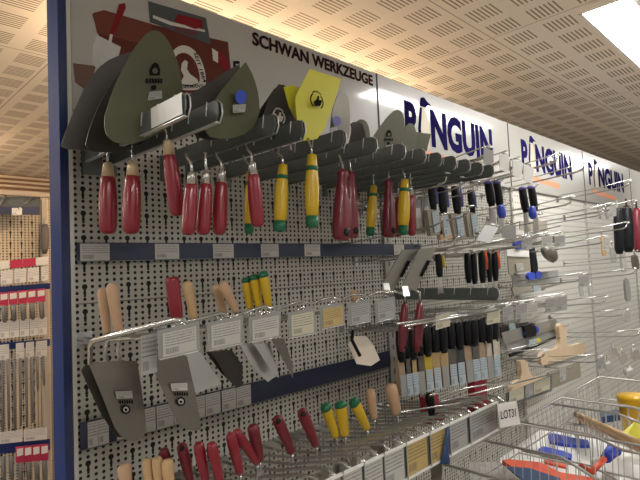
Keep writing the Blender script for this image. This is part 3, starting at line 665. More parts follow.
pos_words = lambda x, y: ('upper' if y < 200 else 'middle' if y < 270 else 'lower')
cnt = {}
for i, (x, y, u, e) in enumerate(hk):
    tip = at(x, y, Y=.715)
    near = 'over the black handles' if x < 500 else ('over the wide scrapers' if x < 570 else 'on the nearly bare far panel')
    key = (pos_words(x, y), near); cnt[key] = cnt.get(key, 0)+1
    double_hook(tip.x, tip.z-.055, .72, '%s chrome wire hook %s, %s from left' % (pos_words(x, y), near, ORD[cnt[key]-1]), GH, rise=.03, gap=.008 if u else 0, upper=bool(u), end='white' if e else 'wire')
    if e == 'tag':
        w = 5.2 if x < 600 else 3.4; hh = 14 if x < 565 and y > 280 else 11
        card([(x-w,y+3.5),(x+w,y+2),(x+w,y+2+hh),(x-w,y+3.5+hh)], .712, 'gcard' if i % 3 else 'card', 'small price tag on %s hook %s, %s from left' % (pos_words(x, y), near, ORD[cnt[key]-1]), 'small price tags on chrome hooks', 'price_tag', 'price tag')
    if e == 'plate':
        w = 5.2
        card([(x-w,y+1),(x+w,y+5),(x+w-2,y+21),(x-w,y+17)], .708, 'white' if i else 'grey', '%s tag plate over the blue lettering, %s from the left' % ('dark grey' if i == 0 else 'blank white', ORD[i]), 'blank tag plates over the lettering', 'tag_plate', 'price tag')
card([(436,316),(450,312),(450,326),(436,330)], .70, 'cream_card', 'cream price tag above the row of black handles, left one', None, 'price_tag', 'price tag')
card([(487,312),(500,309),(500,322),(487,325)], .70, 'cream_card', 'cream price tag above the row of black handles, right one', None, 'price_tag', 'price tag')
# grey tilted tag plate near (490,228)
t = thing('tag_plate', 'large tilted silver tag plate over the middle hooks', 'price tag', at(480,240,Y=.68))
p = [at(486,224,Y=.70), at(499,226,Y=.69), at(490,243,Y=.67), at(476,240,Y=.68)]; link('plate', MB().prism(p, (0,.002,0)), 'grey', t); link('plate_rim', MB().tube([p[0], p[1]], .003, 6), 'edge', t)
card([(502,228),(516,224),(516,240),(502,238)], .70, 'grey', 'square grey tag plate right of the tilted silver one', None, 'tag_plate', 'price tag')
# front wires crossing in the second bay
GW = 'long horizontal wires in front of the brushes'
for i, (a, b, Y) in enumerate([((396,324),(500,309),.72), ((404,326),(498,310),.70), ((430,395),(520,378),.74), ((440,402),(560,372),.72), ((400,412),(492,398),.78), ((440,246),(520,222),.8), ((448,252),(560,226),.8), ((500,352),(560,338),.86)]):
    o = link('front_wire', MB().tube([at(*a, Y=Y), at(*b, Y=Y)], .003 if i < 2 else .0025, 6), 'wire')
    tag(o, ['horizontal front wire over the black handles', 'second horizontal front wire just under the first', 'front wire above the red blocks', 'front wire across the red blocks', 'front wire left of the price strip end', 'front wire under the blister packs', 'front wire over the orange-tipped handles', 'front wire before the lower scraper'][i], 'display wire', GW)

# ------------------------------------------------------------------ second bay products
def brush(label, hp, hb, w, Y, mat, side, pk, label_px, group, packm='bristle', sq=.7):
    a, b = at(*hp, Y=Y), at(*hb, Y=Y); r = rad(a, w)
    t = thing('filling_knife' if packm != 'bristle' else 'paint_brush', label, 'brush' if packm == 'bristle' else 'filling knife', b, group)
    g = link('handle', MB().lathe(a, b, [(0,r*.7),(.05,r*.9),(.4,r),(.75,r*.9),(1,r*.7)], sq=sq), mat, t)
    if side: link('grip_edge', MB().lathe(a+V((r*.8,-r*.35,0)), a.lerp(b,.75)+V((r*.9,-r*.35,0)), [(0,r*.3),(.5,r*.42),(1,r*.3)]), side, g)
    if pk:
        p = [at(x, y, Y=Y-.004) for x, y in pk]; link('head', MB().prism(p, (0,.012,0)), packm, t)
        if label_px: link('label', MB().prism([at(x, y, Y=Y-.008) for x, y in label_px], (0,.001,0), uvs=[(0,1),(1,1),(1,0),(0,0)]), 'lcard', t)
    return t
GK = 'black and violet handled tools on the upper hooks'
for i, (hx, hy, hb, hw) in enumerate([(431,186,210,10),(441,187,214,12),(455,186,214,12),(470,190,213,9)]):
    Yk = .80
    brush('black handled tool with violet edge and blue-printed label, %s of four' % ORD[i], (hx,hy), (hx+3,hb), hw, Yk, 'black', 'purple',
          [(hx-4,hb),(hx+6,hb-1),(hx+12,hb+24),(hx,hb+26)], [(hx+1,hb+2),(hx+7,hb+1),(hx+10,hb+21),(hx+4,hb+23)], GK, 'taupe' if i != 1 else 'wood')
for i, (x, y) in enumerate([(416,206),(424,204)]):
    t = thing('blister_pack', 'clear blister pack hanging left of the black violet-edged handles, %s of two' % ['left', 'right'][i], 'blister pack', at(x, y+28, Y=.85), 'clear blister packs')
    link('shell', MB().prism([at(x-2,y-8,Y=.85), at(x+4,y-8,Y=.85), at(x+9,y+28,Y=.85), at(x-3,y+29,Y=.85)], (0,.012,0)), 'lens', t)
    link('insert', MB().prism([at(x,y+2,Y=.847), at(x+4,y+2,Y=.847), at(x+7,y+22,Y=.847), at(x+1,y+23,Y=.847)], (0,.001,0)), 'white', t)
# pairs of thick handles with blue knobs
for i, (x, y) in enumerate([(488,181),(496,181),(522,187),(531,186)]):
    a, b = at(x, y, Y=.86), at(x+4, y+25, Y=.86); r = rad(a, 10.5 if i < 2 else 9.5)
    t = thing('scraper', 'thick black scraper handle, %s of the %s pair' % (['left', 'right'][i % 2], ['nearer', 'farther'][i//2]), 'scraper', b, 'thick black scraper handles')
    g = link('handle', MB().lathe(a, b, [(0,r*.6),(.06,r*.9),(.4,r),(.8,r*.95),(1,r*.7)], sq=.8), 'black', t)
    link('grip_band', MB().lathe(a.lerp(b,-.02), a.lerp(b,.1), [(0,r*.5),(.4,r*.95),(1,r*1.02)], sq=.82), 'purple', g)
    bt = b+V((0,0,-.005)); link('blade', MB().prism([bt+V((-.02,0,0)), bt+V((.02,0,0)), bt+V((.03,0,-.10)), bt+V((-.03,0,-.10))], (0,.002,0)), 'steel_l', t)
for i, (x, y) in enumerate([(502,212),(533,213)]):
    o = link('hanging_scraper_head', MB().lathe(at(x-1,y-7,Y=.83), at(x,y+6,Y=.83), [(0,.010),(.2,.018),(.7,.021),(1,.012)], sq=.7), 'bblue')
    tag(o, 'bright blue scraper knob below the %s pair of thick handles' % ['nearer', 'farther'][i], 'scraper', 'bright blue scraper knobs')
# putty knives and wide scrapers
def plate_tool(name, label, poly, Y, mat, extra=(), group=None, th=.004, cat=None):
    pts = [at(x, y, Y=Y) for x, y in poly]
    t = thing(name, label, cat or name.replace('_', ' '), min(pts, key=lambda p: p.z), group)
    link('blade' if name == 'scraper' else 'board', MB().prism(pts, (0,th,0)), mat, t)
    for nm, px, m2, d in extra:
        pp = [at(x, y, Y=Y-d) for x, y in px]
        link(nm, MB().prism(pp, (0,d*.9,0), uvs=[(0,1),(1,1),(1,0),(0,0)] if len(px) == 4 else None), m2, t)
    return t
plate_tool('scraper', 'taupe square filling blade with white top under a blue knob', [(507,248),(529,252),(531,271),(509,274)], .96, 'taupe', [('top_band', [(507,247),(529,251),(529,257),(507,256)], 'white', .005), ('label', [(516,264),(523,263),(524,270),(517,271)], 'card', .006), ('knob', circ(519,245,4,4.5), 'bblue', .012)])
plate_tool('scraper', 'wide scraper with black shaft and two blue grips, upper one', [(512,275),(558,270),(559,281),(514,294)], .99, 'grey', [('wooden_backing', [(512,288),(545,282),(545,290),(514,295)], 'taupe', .006), ('edge_bar', [(514,293),(558,283),(559,285),(515,296)], 'steel_l', .008), ('shaft', [(531,249),(535,248),(538,265),(538,277),(533,278),(532,262)], 'black', .012), ('grip_left', circ(532,276,3.5,4), 'bblue', .014), ('grip_right', circ(539,275,3,4), 'bblue', .014), ('label', [(533,285),(540,284),(541,291),(534,292)], 'lcard', .010)])
plate_tool('scraper', 'widest grey scraper with twin blue grips, lower one', [(503,336),(556,321),(561,337),(510,357)], .97, 'grey', [('upper_fold', [(502,333),(556,318),(558,328),(505,344)], 'steel_l', .006), ('edge_bar', [(510,354),(560,335),(561,337),(511,357)], 'black', .008), ('clip', [(524,326),(534,323),(537,330),(536,336),(526,338)], 'black', .016), ('grip_left', circ(528,333,3.6,4.2), 'bblue', .014), ('grip_right', circ(536,330,3,4), 'bblue', .014), ('label', [(529,340),(537,338),(538,345),(530,347)], 'lcard', .012), ('sticker', circ(539,341,2,2.8), 'ylab', .013)])
plate_tool('scraper', 'dark edged filling blade behind the lower price tags', [(500,327),(528,322),(530,328),(502,338)], 1.0, 'dsteel', [('label', [(509,324),(515,323),(516,329),(510,330)], 'lcard', .006)])
plate_tool('scraper', 'taupe boxed blade in the upper right bay behind the hooks', [(520,221),(547,222),(548,232),(520,230)], 1.03, 'taupe')
def wood_float(label, poly, bar, Y, th=.018):
    pts = [at(x, y, Y=Y) for x, y in smooth_outline(poly, 2)]
    t = thing('wooden_float', label, 'float', min(pts, key=lambda p: p.z), 'T-shaped wooden floats')
    link('board', MB().prism(pts, (0,th,0)), base_mat('pale_ply', (.66,.50,.33), .5, noise=.1, nscale=20), t)
    link('rubber_edge', MB().prism([at(x, y, Y=Y+.004) for x, y in bar], (0,th*.5,0)), 'grey', t)
wood_float('T-shaped wooden float with tall neck hanging below the lowest scraper', [(559,325),(563,323),(567,327),(567,336),(566,343),(569,347),(583,342),(586,345),(587,353),(575,356),(545,366),(541,364),(541,356),(545,351),(557,349),(560,346),(560,336),(559,330)], [(545,364),(586,352),(586,357),(560,364),(547,368)], .93)
wood_float('T-shaped wooden float partly hidden at the lower left of the other', [(520,361),(524,358),(528,361),(529,372),(534,378),(545,376),(545,388),(512,396),(512,386),(520,380),(522,372)], [(514,395),(545,388),(545,391),(514,398)], .86)
plate_tool('boxed_blade', 'grey boxed blade with white tag right of the hidden wooden float', [(549,373),(580,361),(581,377),(549,390)], .90, 'taupe', [('label', [(560,367),(566,365),(566,380),(560,382)], 'card', .006)], cat='boxed blade', th=.01)
o = link('silver_clamp', MB().lathe(at(543,250,Y=.95), at(556,257,Y=.95), [(0,.02),(.3,.035),(.7,.04),(1,.02)], n=7, sq=.6), 'steel'); tag(o, 'crumpled grey packaged clamp beside the blue and black scraper shaft', 'clamp')
# black/orange handles
GO = 'black handles with orange or yellow edges'
for i, (x, y, hb, w, edge) in enumerate([(438,254,277,6.5,'yel'),(467,253,283,6,'orange'),(473,252,284,6,'orange'),(481,250,283,6.5,'orange'),(488,252,282,5,'orange'),(494,251,281,6,'orange')]):
    hx = x
    a, b = at(hx, y, Y=.86), at(hx+2, hb, Y=.86); r = rad(a, w*1.3)
    t = thing('putty_knife', ['black handle with yellow edge beside the wide float blades', 'black handle, leftmost of the orange-edged row', 'black handle, second of the orange-edged row', 'black handle with broad orange edge, third of the row', 'slim black handle, fourth of the orange-edged row', 'black handle with orange edge, last of the row'][i], 'putty knife', b, GO)
    g = link('handle', MB().lathe(a, b, [(0,r*.6),(.06,r*.9),(.4,r),(.8,r*.95),(1,r*.7)], sq=.8), 'black', t)
    if i in (0,3,5): link('grip_edge', MB().lathe(a+V((r*.8,-r*.5,0)), a.lerp(b,.6)+V((r*1.1,-r*.5,0)), [(0,r*.35),(.5,r*.6),(1,r*.4)]), edge, g)
    link('blade', MB().prism([b+V((-.008,0,0)), b+V((.008,0,0)), b+V((.016,0,-.05)), b+V((-.016,0,-.05))], (0,.0015,0)), 'steel_l', t)
# two wide float blades on their arm, red handles beneath
for i, (poly, hd) in enumerate([([(402,250),(419,249),(393,291),(383,284)], ((405,304),(402,352))), ([(419,249),(437,247),(416,291),(402,287)], ((420,303),(417,352)))]):
    Y = .78-.02*i; w0 = at(*poly[2], Y=Y)
    n = V((0,1,0)); a, b = at(*hd[0], Y=Y), at(*hd[1], Y=Y); r = rad(a, 12)
    t = thing('float_trowel', 'long-bladed float trowel with red handle, %s of two' % ['left', 'right'][i], 'float', b, 'long-bladed float trowels')
    pts = [at(x, y, Y=Y) for x, y in poly]; bl = link('blade', MB().prism(pts, (0,.002,0)), base_mat('float_steel', (.24,.225,.19), .45, .3), t)
    x0, y0 = (poly[2][0]+poly[0][0])/2+6, (poly[2][1]+poly[0][1])/2+2
    link('size_print', MB().prism([at(x0+4,y0-12,Y=Y-.002), at(x0+7,y0-11,Y=Y-.002), at(x0-1,y0+5,Y=Y-.002), at(x0-4,y0+4,Y=Y-.002)], (0,.0005,0)), 'ink', bl)
    f = [at(poly[3][0],poly[3][1]-1,Y=Y-.004), at(poly[3][0]+6,poly[3][1]-1,Y=Y-.004), at(poly[3][0]+8,poly[3][1]+9,Y=Y-.03), at(poly[3][0]+2,poly[3][1]+9,Y=Y-.03)]
    link('bent_end', MB().prism(f, (0,.002,0)), 'edge', t)
    g = link('handle', MB().lathe(a, b, [(0,r*.5),(.1,r*.7),(.5,r),(.85,r*.85),(1,r*.4)], sq=.8), 'dred', t)
    link('hanging_hole', MB().lathe(a.lerp(b,.9)+V((r*.5,-r*.7,0)), a.lerp(b,.9)+V((0,-r*.3,0)), [(0,r*.3),(1,r*.3)]), 'hole', g)
    link('shank', MB().tube([a, a+V((0,0,.025)), w0+V((.005,.003,0))], .004, 8), 'sferr', t)
# row of black handled brushes
GP = 'black handled brushes in a row under the float trowels'
xs = [402,408,414,420,428,436,444,452,460,468,475,482,489,495]
for i, x in enumerate(xs):
    y0 = 337-(x-392)*.16; Y = .86
    hb = y0+27-(x-392)*.06
    mt = ['wood','bristle','wood2','bristle','yel','wood2','wood2','bristle','black','wood','bristle','wood','white','white'][i]
    t = brush('black handled brush in a packed row, %s from the left' % ORD[i], (x-2,y0-5), (x,hb), 12.5, Y+.01*(i % 2), 'black', None, None, None, GP)
    lo_ = hb+14; yb = hb+36
    link('head', MB().prism([at(x-4,hb-1,Y=Y), at(x+4,hb-2,Y=Y), at(x+6,yb-4,Y=Y), at(x-1,yb-2,Y=Y)], (0,.012,0)), base_mat('brush_head_%s' % mt, {'wood':(.35,.25,.16),'bristle':(.10,.085,.07),'wood2':(.42,.29,.13),'yel':(.5,.36,.03),'black':(.05,.05,.05),'white':(.5,.44,.36)}[mt], .6, noise=.3, nscale=80), t)
    link('label', MB().prism([at(x-2,lo_,Y=Y-.004), at(x+4.5,lo_-1,Y=Y-.004), at(x+6.5,yb-2,Y=Y-.004), at(x,yb,Y=Y-.004)], (0,.001,0), uvs=[(0,1),(1,1),(1,0),(0,0)]), 'lcard' if i % 3 else 'grey', t)
# red blocks
for i, (x0, x1, y0, y1) in enumerate([(427,439,398,412), (474,488,379,401)]):
    t = thing('scouring_pad', 'red %s block on the wires left of the lot sign' % ['dark narrow', 'wide bright'][i], 'pad', at((x0+x1)/2, y1, Y=.86), 'red blocks')
    a = at(x0, y0, Y=.86); b = at(x1, y1, Y=.86)
    link('block', MB().bb((a.x, .86, b.z), (b.x, .885, a.z)), 'red', t)
    link('base', MB().bb((a.x-.004, .845, b.z-.02), (b.x+.006, .89, b.z-.001)), 'dred', t)

def peg(p):
    t = thing('wire_peg', 'plain wire peg carrying a hanging tool in the right-hand bays', 'display hook', (p.x, WY, p.z), 'plain wire pegs')
    link('rod', MB().tube([(p.x,WY-.002,p.z-.008), (p.x,p.y+.01,p.z-.004), (p.x,p.y-.02,p.z), (p.x,p.y-.03,p.z+.008)], .0022, 6), 'wire', t)
    link('back_plate', MB().bb((p.x-.01,WY-.004,p.z-.018), (p.x+.01,WY-.0005,p.z+.004)), 'wire', t)
for x, y, Y in [(431,187,.80),(441,188,.80),(455,187,.80),(470,191,.80),(488,182,.86),(496,182,.86),(522,188,.86),(531,187,.86),(438,255,.86),(467,254,.86),(473,253,.86),(481,251,.86),(488,253,.86),(494,252,.86),(416,199,.85),(424,197,.85),(519,248,.96),(533,251,.97),(529,325,.96),(563,326,.93),(525,360,.86),(565,368,.90),(513,323,1.0),(534,222,1.03),(501,206,.83),(532,207,.83),(545,250,.95)]:
    peg(at(x, y, Y=Y))
for i, x in enumerate([402,408,414,420,428,436,444,452,460,468,475,482,489,495]): peg(at(x-2, 332-(x-392)*.16, Y=.86+.01*(i % 2)))

# price strip beyond the lot sign
t = thing('label_strip', 'pale price strip right of the lot sign', 'label rail', at(545,390,Y=.76))
a, b = at(511,391,Y=.76), at(551,377,Y=.76); link('backing', MB().prism([at(507,393,Y=.762), at(552,375,Y=.762), at(552,391,Y=.762), at(507,407,Y=.762)], (0,.003,0)), 'galv', t)
for i, (x0, x1, mt) in enumerate([(509.5,524,'cream_card'),(525.5,533,'gcard'),(534,550,'cream_card')]):
    f = lambda x: 391.5-(x-509.5)*.36
    card([(x0,f(x0)),(x1,f(x1)),(x1,f(x1)+12),(x0,f(x0)+12)], .758, mt, '%s card in the pale strip right of the lot sign, %s' % (['peach', 'narrow grey', 'peach'][i], ['left', 'between two peach cards', 'right'][i]), 'cards right of the lot sign')
# far right hanging goods
for i, (x0, x1, y0, y1, mt, lab) in enumerate([(613,622,208,254,'black','long dark pouch hanging at the far right, left of two'), (621,632,206,252,'black','long dark pouch hanging at the far right, right of two'), (632,641,208,252,'dred','red netted pouch at the right edge of the wall')]):
    a, b = at((x0+x1)/2, y0, Y=.80), at((x0+x1)/2+2, y1, Y=.80); r = rad(a, x1-x0)
    t = thing('tool_pouch', lab, 'pouch', b); link('body', MB().lathe(a, b, [(0,r*.5),(.08,r*.85),(.4,r),(.9,r*.95),(1,r*.6)], sq=1.), mt, t)
    link('hang_tab', MB().bb(a+V((-.012,-.002,-.005)), a+V((.012,.002,.04))), 'card' if i == 0 else 'black', t)
for i, (x, y, w, hgt, mt, lab) in enumerate([(602,246,5,20,'wood2','slim brown handled brush on the far panel'), (612,254,7,16,'lens','silver packet on the far panel beside the brown brush'), (622,262,7,20,'lens','silver packet left of the dark bits at the right edge'), (634,262,8,14,'steel','grey metal tool at the right edge'), (580,290,5,12,'lens','small blue-grey packet, left of two on the bare panel'), (589,290,5,12,'lens','small blue-grey packet, right of two on the bare panel'),
        (626,290,7,22,'grey','grey hanging tool low at the right edge'), (598,214,4,9,'grey','little grey clip hanging below the fourth header'), (606,214,4,9,'grey','second little grey clip below the fourth header'), (612,352,10,9,'chrome','shiny metal packet above the carts, left'), (622,358,10,9,'chrome','shiny metal packet above the carts, middle'), (634,354,10,10,'chrome','shiny metal packet above the carts, right'), (607,366,9,9,'lens','clear packet above the far cart corner'), (628,372,12,8,'lens','clear packet resting over the far cart rim')]):
    a, b = at(x, y-hgt/2, Y=.88), at(x+2, y+hgt/2, Y=.88); r = rad(a, w)
    t = thing('hanging_packet', lab, 'packet', b); link('body', MB().lathe(a, b, [(0,r*.6),(.08,r*.95),(.5,r*1.1),(.9,r*1.05),(1,r*.8)], n=4, sq=.8), mt, t)
    link('hang_loop', MB().tube([a, a+V((0,.002,.03))], .0025, 5), 'wire', t)

# ------------------------------------------------------------------ shopping carts
def cart(label, x0, x1, zr, y0, y1, nrm=True, flap=None, depth=.36):
    t = thing('shopping_cart', label, 'shopping cart', ((x0+x1)/2, (y0+y1)/2, FLOOR), 'wire shopping carts nested along the wall')
    ch = .09; ym = (y0+y1)/2; zb = zr-depth
    loop = [V((x0,y1,zr)), V((x0,y0+.2,zr)), V((x0-.0,y0+.2,zr)), V((x0+.16,y0,zr)) if False else V((x0,y0+ch,zr)), V((x0-ch*.0+.06,y0,zr)), V((x1-.06,y0,zr)), V((x1,y0+ch,zr)), V((x1,y1,zr))]
    loop = [V((x0,y1,zr)), V((x0,y0+ch,zr)), V((x0-.07,y0,zr)), V((x0-.07,y0-.16,zr)), V((x1,y0-.16,zr)), V((x1,y1,zr)), V((x0,y1,zr))]
    link('rim', MB().tube(loop, .0032, 8), 'cartwire', t)
    low_ = [V((p.x*.94+.06*(x0+x1)/2, p.y+(.02 if p.y < ym else -.015), zb)) for p in loop]
    link('bottom_rim', MB().tube(low_, .003, 6), 'cartwire', t)
    mid = [a.lerp(b, .22) for a, b in zip(loop, low_)]; link('upper_band', MB().tube(mid, .0025, 6), 'cartwire', t)
    mb = MB()
    for (a, b), (c, d) in zip(zip(loop, loop[1:]), zip(low_, low_[1:])):
        n = max(1, int((b-a).length/.030))
        for k in range(n): mb.tube([a.lerp(b, k/n), c.lerp(d, k/n)], .0011, 5)
    for k in range(int((x1-x0)/.03)):
        x = x0+.02+k*.03; mb.tube([(x,y0-.13,zb), (x,y1-.02,zb)], .0011, 4)
    link('wire_mesh', mb, 'cartwire', t)
    if flap:
        mb = MB(); mb.tube([(flap,y1-.005,zr+.003), (flap,y0+ch,zr+.003), (flap-.08,y0-.01,zr+.003)], .0032, 8); link('child_seat_rim', mb, 'cartwire', t)
        mb = MB()
        for k in range(14): y = y1-.02-k*.02; mb.tube([(flap,y,zr), (flap-.02,y,zr-.22)], .0011, 4)
        link('child_seat_flap', mb, 'cartwire', t)
    fr = MB()
    for y in (y0+.05, y1-.05): fr.tube([(x1-.05,y,zb), (x1-.05,y,FLOOR+.15), (x0+.05,y,FLOOR+.15)], .012, 8)
    link('frame', fr, 'cartwire', t)
    for x in (x0+.06, x1-.06):
        for y in (y0+.05, y1-.05): link('wheel', MB().lathe((x,y-.012,FLOOR+.06), (x,y+.012,FLOOR+.06), [(0,.055),(.5,.06),(1,.055)]), 'black', t)
    return t
cart('nearest wire shopping cart under the price strip', 1.02, 1.40, -.45, .38, .66, flap=1.21)
cart('second wire shopping cart, holding white boards and blue grips', 1.414, 1.735, -.45, .38, .66, flap=1.635)
cart('far wire shopping cart with shiny goods at the right edge', 1.745, 2.11, -.45, .38, .66)
# cart contents
def board(name, label, px, Z, th, mat, cat, group=None, extra=()):
    pts = [at(x, y, Z=Z) for x, y in px]
    t = thing(name, label, cat, sum(pts, V())/len(pts), group)
    link('body', MB().prism(pts, (0,0,-th)), mat, t)
    for nm, pp, m2, d in extra: link(nm, MB().prism([at(x, y, Z=Z+d) for x, y in pp], (0,0,-d*.95)), m2, t)
    return t
GBd = 'white plastering floats in the shopping cart'
board('plastering_float', 'white float with blue grip, farther of two in the cart', [(534,440),(556,430),(596,444),(598,458),(570,470),(530,452)], -.58, .02, 'wclean', 'float', GBd, [('grip', [(548,435),(552,433),(576,438),(588,440),(590,445),(580,445),(566,444),(550,441)], 'bblue', .010)])
board('plastering_float', 'white float with blue grip, nearer of two in the cart', [(520,462),(534,446),(590,462),(592,482),(560,486),(520,474)], -.56, .02, 'wclean', 'float', GBd, [('grip', [(538,449),(543,446),(564,451),(572,454),(571,458),(560,457),(540,453)], 'bblue', .010), ('red_band', [(544,459),(566,464),(566,467),(544,462)], 'redor', .006)])
board('white_board', 'wide white board lying under the two blue-gripped floats', [(500,458),(540,430),(600,438),(640,452),(640,500),(500,500)], -.62, .02, 'wclean', 'board')
board('white_box', 'large plain white box at the right of the cart', [(596,470),(612,452),(646,450),(650,490),(600,490)], -.55, .05, 'wclean', 'box')
board('red_plank', 'orange-red flat bag with navy edge in the nearest cart', [(502,460),(508,459),(540,462),(560,472),(596,478),(594,490),(540,486)], -.52, .012, 'redor', 'bag', None, [('dark_edge', [(506,466),(530,468),(560,478),(566,490),(530,486)], 'bnavy', .004)])
board('clear_bag', 'grey translucent bag in the nearest cart', [(470,462),(500,462),(520,474),(520,492),(470,490)], -.56, .03, 'lens', 'bag')
t = thing('squeegee', 'orange-red rod with bright blue head lying across the white boards', 'squeegee', at(600,462,Z=-.5))
link('rod', MB().tube([at(582,466,Z=-.52), at(592,472,Z=-.51), at(604,459,Z=-.5)], .008, 8), 'redor', t); link('head', MB().tube([at(606,458,Z=-.5), at(613,450,Z=-.5), at(619,452,Z=-.5)], [.013,.016,.010], 8), 'bblue', t)
t = thing('wooden_pole', 'long pale wooden pole lying diagonally in the far cart', 'pole', at(605,430,Z=-.47)); link('shaft', MB().tube([at(576,414,Z=-.50), at(646,446,Z=-.46)], .009, 10), 'wood2', t)
t = thing('wooden_pole', 'second wooden pole close under the first in the cart', 'pole', at(605,440,Z=-.5)); link('shaft', MB().tube([at(601,428,Z=-.52), at(646,452,Z=-.48)], .010, 10), 'wood', t)
for i in range(5):
    x = 578+i*5.5; o = link('wooden_peg', MB().tube([at(x,416+i*2.3,Z=-.50), at(x+3,424+i*2.3,Z=-.53)], .006, 8), 'wood'); tag(o, 'short wooden peg under the long pole in the cart', 'peg', 'short wooden pegs')
board('blue_packet', 'small navy packet in the far cart left of the yellow one', [(600,412),(618,409),(620,414),(602,417)], -.50, .02, 'bnavy', 'packet')
t = thing('yellow_bucket', 'orange-yellow bucket cut by the right edge of the picture', 'bucket', at(634,418,Z=-.52)); c = at(636,412,Z=-.50)
link('body', MB().lathe(c+V((0,0,-.06)), c+V((0,0,.05)), [(0,.04),(.9,.05),(1,.053)], n=20), base_mat('amber_plastic', (.75,.42,.01), .35), t)
o = link('yellow_wedge', MB().prism([at(620,434,Z=-.49), at(634,422,Z=-.47), at(640,424,Z=-.47), at(640,438,Z=-.49), at(626,440,Z=-.50)], (0,0,-.01)), 'ylab'); tag(o, 'pale yellow wedge by the wooden poles', 'wedge')

# ------------------------------------------------------------------ neighbouring aisle at the left
LY = 2.7
def lp(x, y, d=0.): return at(x, y, Y=LY-d)
def lz(x, y, d=0.): return lp(x, y, d).z
sh = thing('shelving_unit', 'blue and cream tool shelving in the neighbouring aisle behind the upright', 'shelving', (.4, LY, FLOOR))
XR = lp(41, 240).x
cream_peg = hole_mat('cream_perforated', (.68,.58,.44))
link('back_panel', MB().bb((-1.6,LY,FLOOR), (.86,LY+.03,lz(20,191))), cream_peg, sh)
link('top_strip', MB().bb((-1.6,LY-.01,lz(20,196)), (.86,LY-.001,lz(20,191))), base_mat('strip_tan', (.42,.33,.25), .6), sh)
link('top_shelf_slope', MB().prism([lp(-60,196), lp(40,198), at(40,207,Y=LY-.12), at(-60,207,Y=LY-.12)], (0,0,.004)), 'greyp', sh)
link('top_shelf_fascia', MB().prism([at(-60,206,Y=LY-.12), at(40,207,Y=LY-.12), at(40,215,Y=LY-.12), at(-60,213,Y=LY-.12)], (0,.004,0)), 'navy', sh)
link('side_post', MB().bb((lp(41,240).x,LY-.02,FLOOR), (lp(46,240).x,LY-.001,lz(43,200))), base_mat('post_tan', (.50,.44,.38), .6), sh)
for nm, y0, y1 in (('blue_rail',285,291),('blue_rail',341,348),('blue_rail',441,452)):
    link(nm, MB().prism([at(-40,y0+5,Y=LY-.06), at(50,y0-2,Y=LY-.06), at(50,y1-2,Y=LY-.06), at(-40,y1+5,Y=LY-.06)], (0,.004,0)), 'blue', sh)
link('diagonal_brace', MB().tube([at(18,209,Y=LY-.13), at(34,197,Y=LY-.02)], .004, 6), 'wire', sh); link('diagonal_brace', MB().tube([at(-2,206,Y=LY-.13), at(6,196,Y=LY-.02)], .004, 6), 'wire', sh)
def lcard(px, mat, lab, grp, d=.07, name='price_label', cat='price label'): return card(px, LY-d, {'card':'wcard'}.get(mat, mat), lab, grp, name, cat, th=.003)
lcard([(12,208),(22,208),(22,215),(12,215)], 'card', 'small white card on the fascia of the far blue shelf', None, .13)
G1 = 'white price labels on the far blue rails'
def skew(x, y): return y-(x-20)*.10
for r, (ys, ye_, spans, mat) in enumerate([(269,283,[(1,12.5),(14.5,26),(28,39),(41.5,48)],'card'), (320,337,[(0,9),(10,19),(20,29),(30,38),(39,47)],'card'), (343,359,[(0,9),(16,24),(26,34),(36,47)],'card'), (430,442,[(-1,22),(24,47)],'card')]):
    for i, (a, b) in enumerate(spans):
        lcard([(a,skew(a,ys)),(b,skew(b,ys)),(b,skew(b,ye_)),(a,skew(a,ye_))], mat, 'white label in the %s label row of the far shelving, %s from the left' % (ORD[r], ORD[i]), G1, .075)
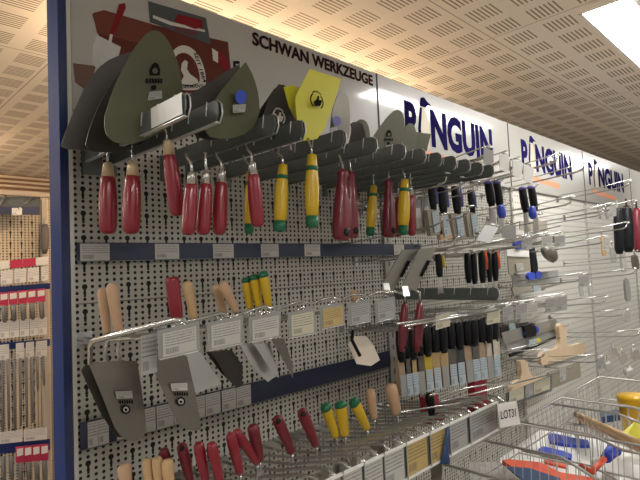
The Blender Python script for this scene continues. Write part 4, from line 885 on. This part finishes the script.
def bit_pack(x, y, w, h1, hh, lab, grp, d=.11, cardh=.5):
    t = thing('drill_bit_pack', lab, 'drill bit', at(x, y+h1+hh, Y=LY-d), grp)
    if h1:
        link('card', MB().prism([at(x-w/2,skew(x,y),Y=LY-d), at(x+w/2,skew(x,y)-.5,Y=LY-d), at(x+w/2,skew(x,y+h1),Y=LY-d), at(x-w/2,skew(x,y+h1),Y=LY-d)], (0,.006,0)), 'pink', t)
        link('print', MB().prism([at(x-w/2+.8,skew(x,y+2),Y=LY-d-.002), at(x+w/2-.8,skew(x,y+1),Y=LY-d-.002), at(x+w/2-.8,skew(x,y+h1*.5),Y=LY-d-.002), at(x-w/2+.8,skew(x,y+h1*.6),Y=LY-d-.002)], (0,.001,0)), 'white', t)
    link('bit', MB().lathe(at(x, skew(x,y+h1), Y=LY-d), at(x+1, skew(x,y+h1+hh), Y=LY-d), [(0,rad(at(x,y,Y=LY-d), w*.62)),(.9,rad(at(x,y,Y=LY-d), w*.55)),(1,.004)], n=8), 'drill', t)
for i in range(5): bit_pack(4+i*9.3, 291, 8.4, 13, 17, 'short drill bit on a red and white card, %s from the left' % ORD[i], 'short drill bits on red cards')
for i, x in enumerate([2,8,14,20,26,32,37,43]): bit_pack(x, 358, 4.6, 0, [72,70,72,68,70,66,34,30][i], 'long steel drill bit hanging below the white labels, %s from the left' % ORD[i], 'long drill bits')
for i in range(4): bit_pack(20+i*8.2, 447, 7.8, 16, 22, 'drill bit on a pink card near the bottom left, %s from the left' % ORD[i], 'drill bits on pink cards')
for i in range(2): bit_pack(3+i*8, 455, 6, 0, 26, 'dark drill bit at the bottom left corner, %s' % ['left', 'right'][i], 'dark bits at the corner')
for i, x in enumerate([3,16,29,42]):
    lcard([(x-6,skew(x,260)),(x+6.4,skew(x,258.6)),(x+6.4,skew(x,266.6)),(x-6,skew(x,268))], 'white' if i not in (1,2) else 'pink', 'small packaged part above the upper far label row, %s from the left' % ORD[i], 'small packages of the far shelving', .05, 'package', 'package')
t = thing('hanging_tool', 'slim dark packaged tool on the far side post', 'tool', at(44,252,Y=LY-.05)); link('body', MB().lathe(at(45,224,Y=LY-.06), at(44.5,254,Y=LY-.06), [(0,.012),(.2,.018),(.8,.018),(1,.008)], sq=.5), 'drill', t); link('hanger', MB().tube([at(45,226,Y=LY-.06), at(45,218,Y=LY-.06)], .006, 6), 'pale', t)

# ------------------------------------------------------------------ world and view
w = bpy.data.worlds.new('room_air'); bpy.context.scene.world = w; w.use_nodes = True
w.node_tree.nodes['Background'].inputs[0].default_value = (1., .96, .91, 1); w.node_tree.nodes['Background'].inputs[1].default_value = .33
vs = bpy.context.scene.view_settings; vs.view_transform = 'Standard'; vs.look = 'None'; vs.exposure = .35; vs.gamma = 1.; vs.use_curve_mapping = False
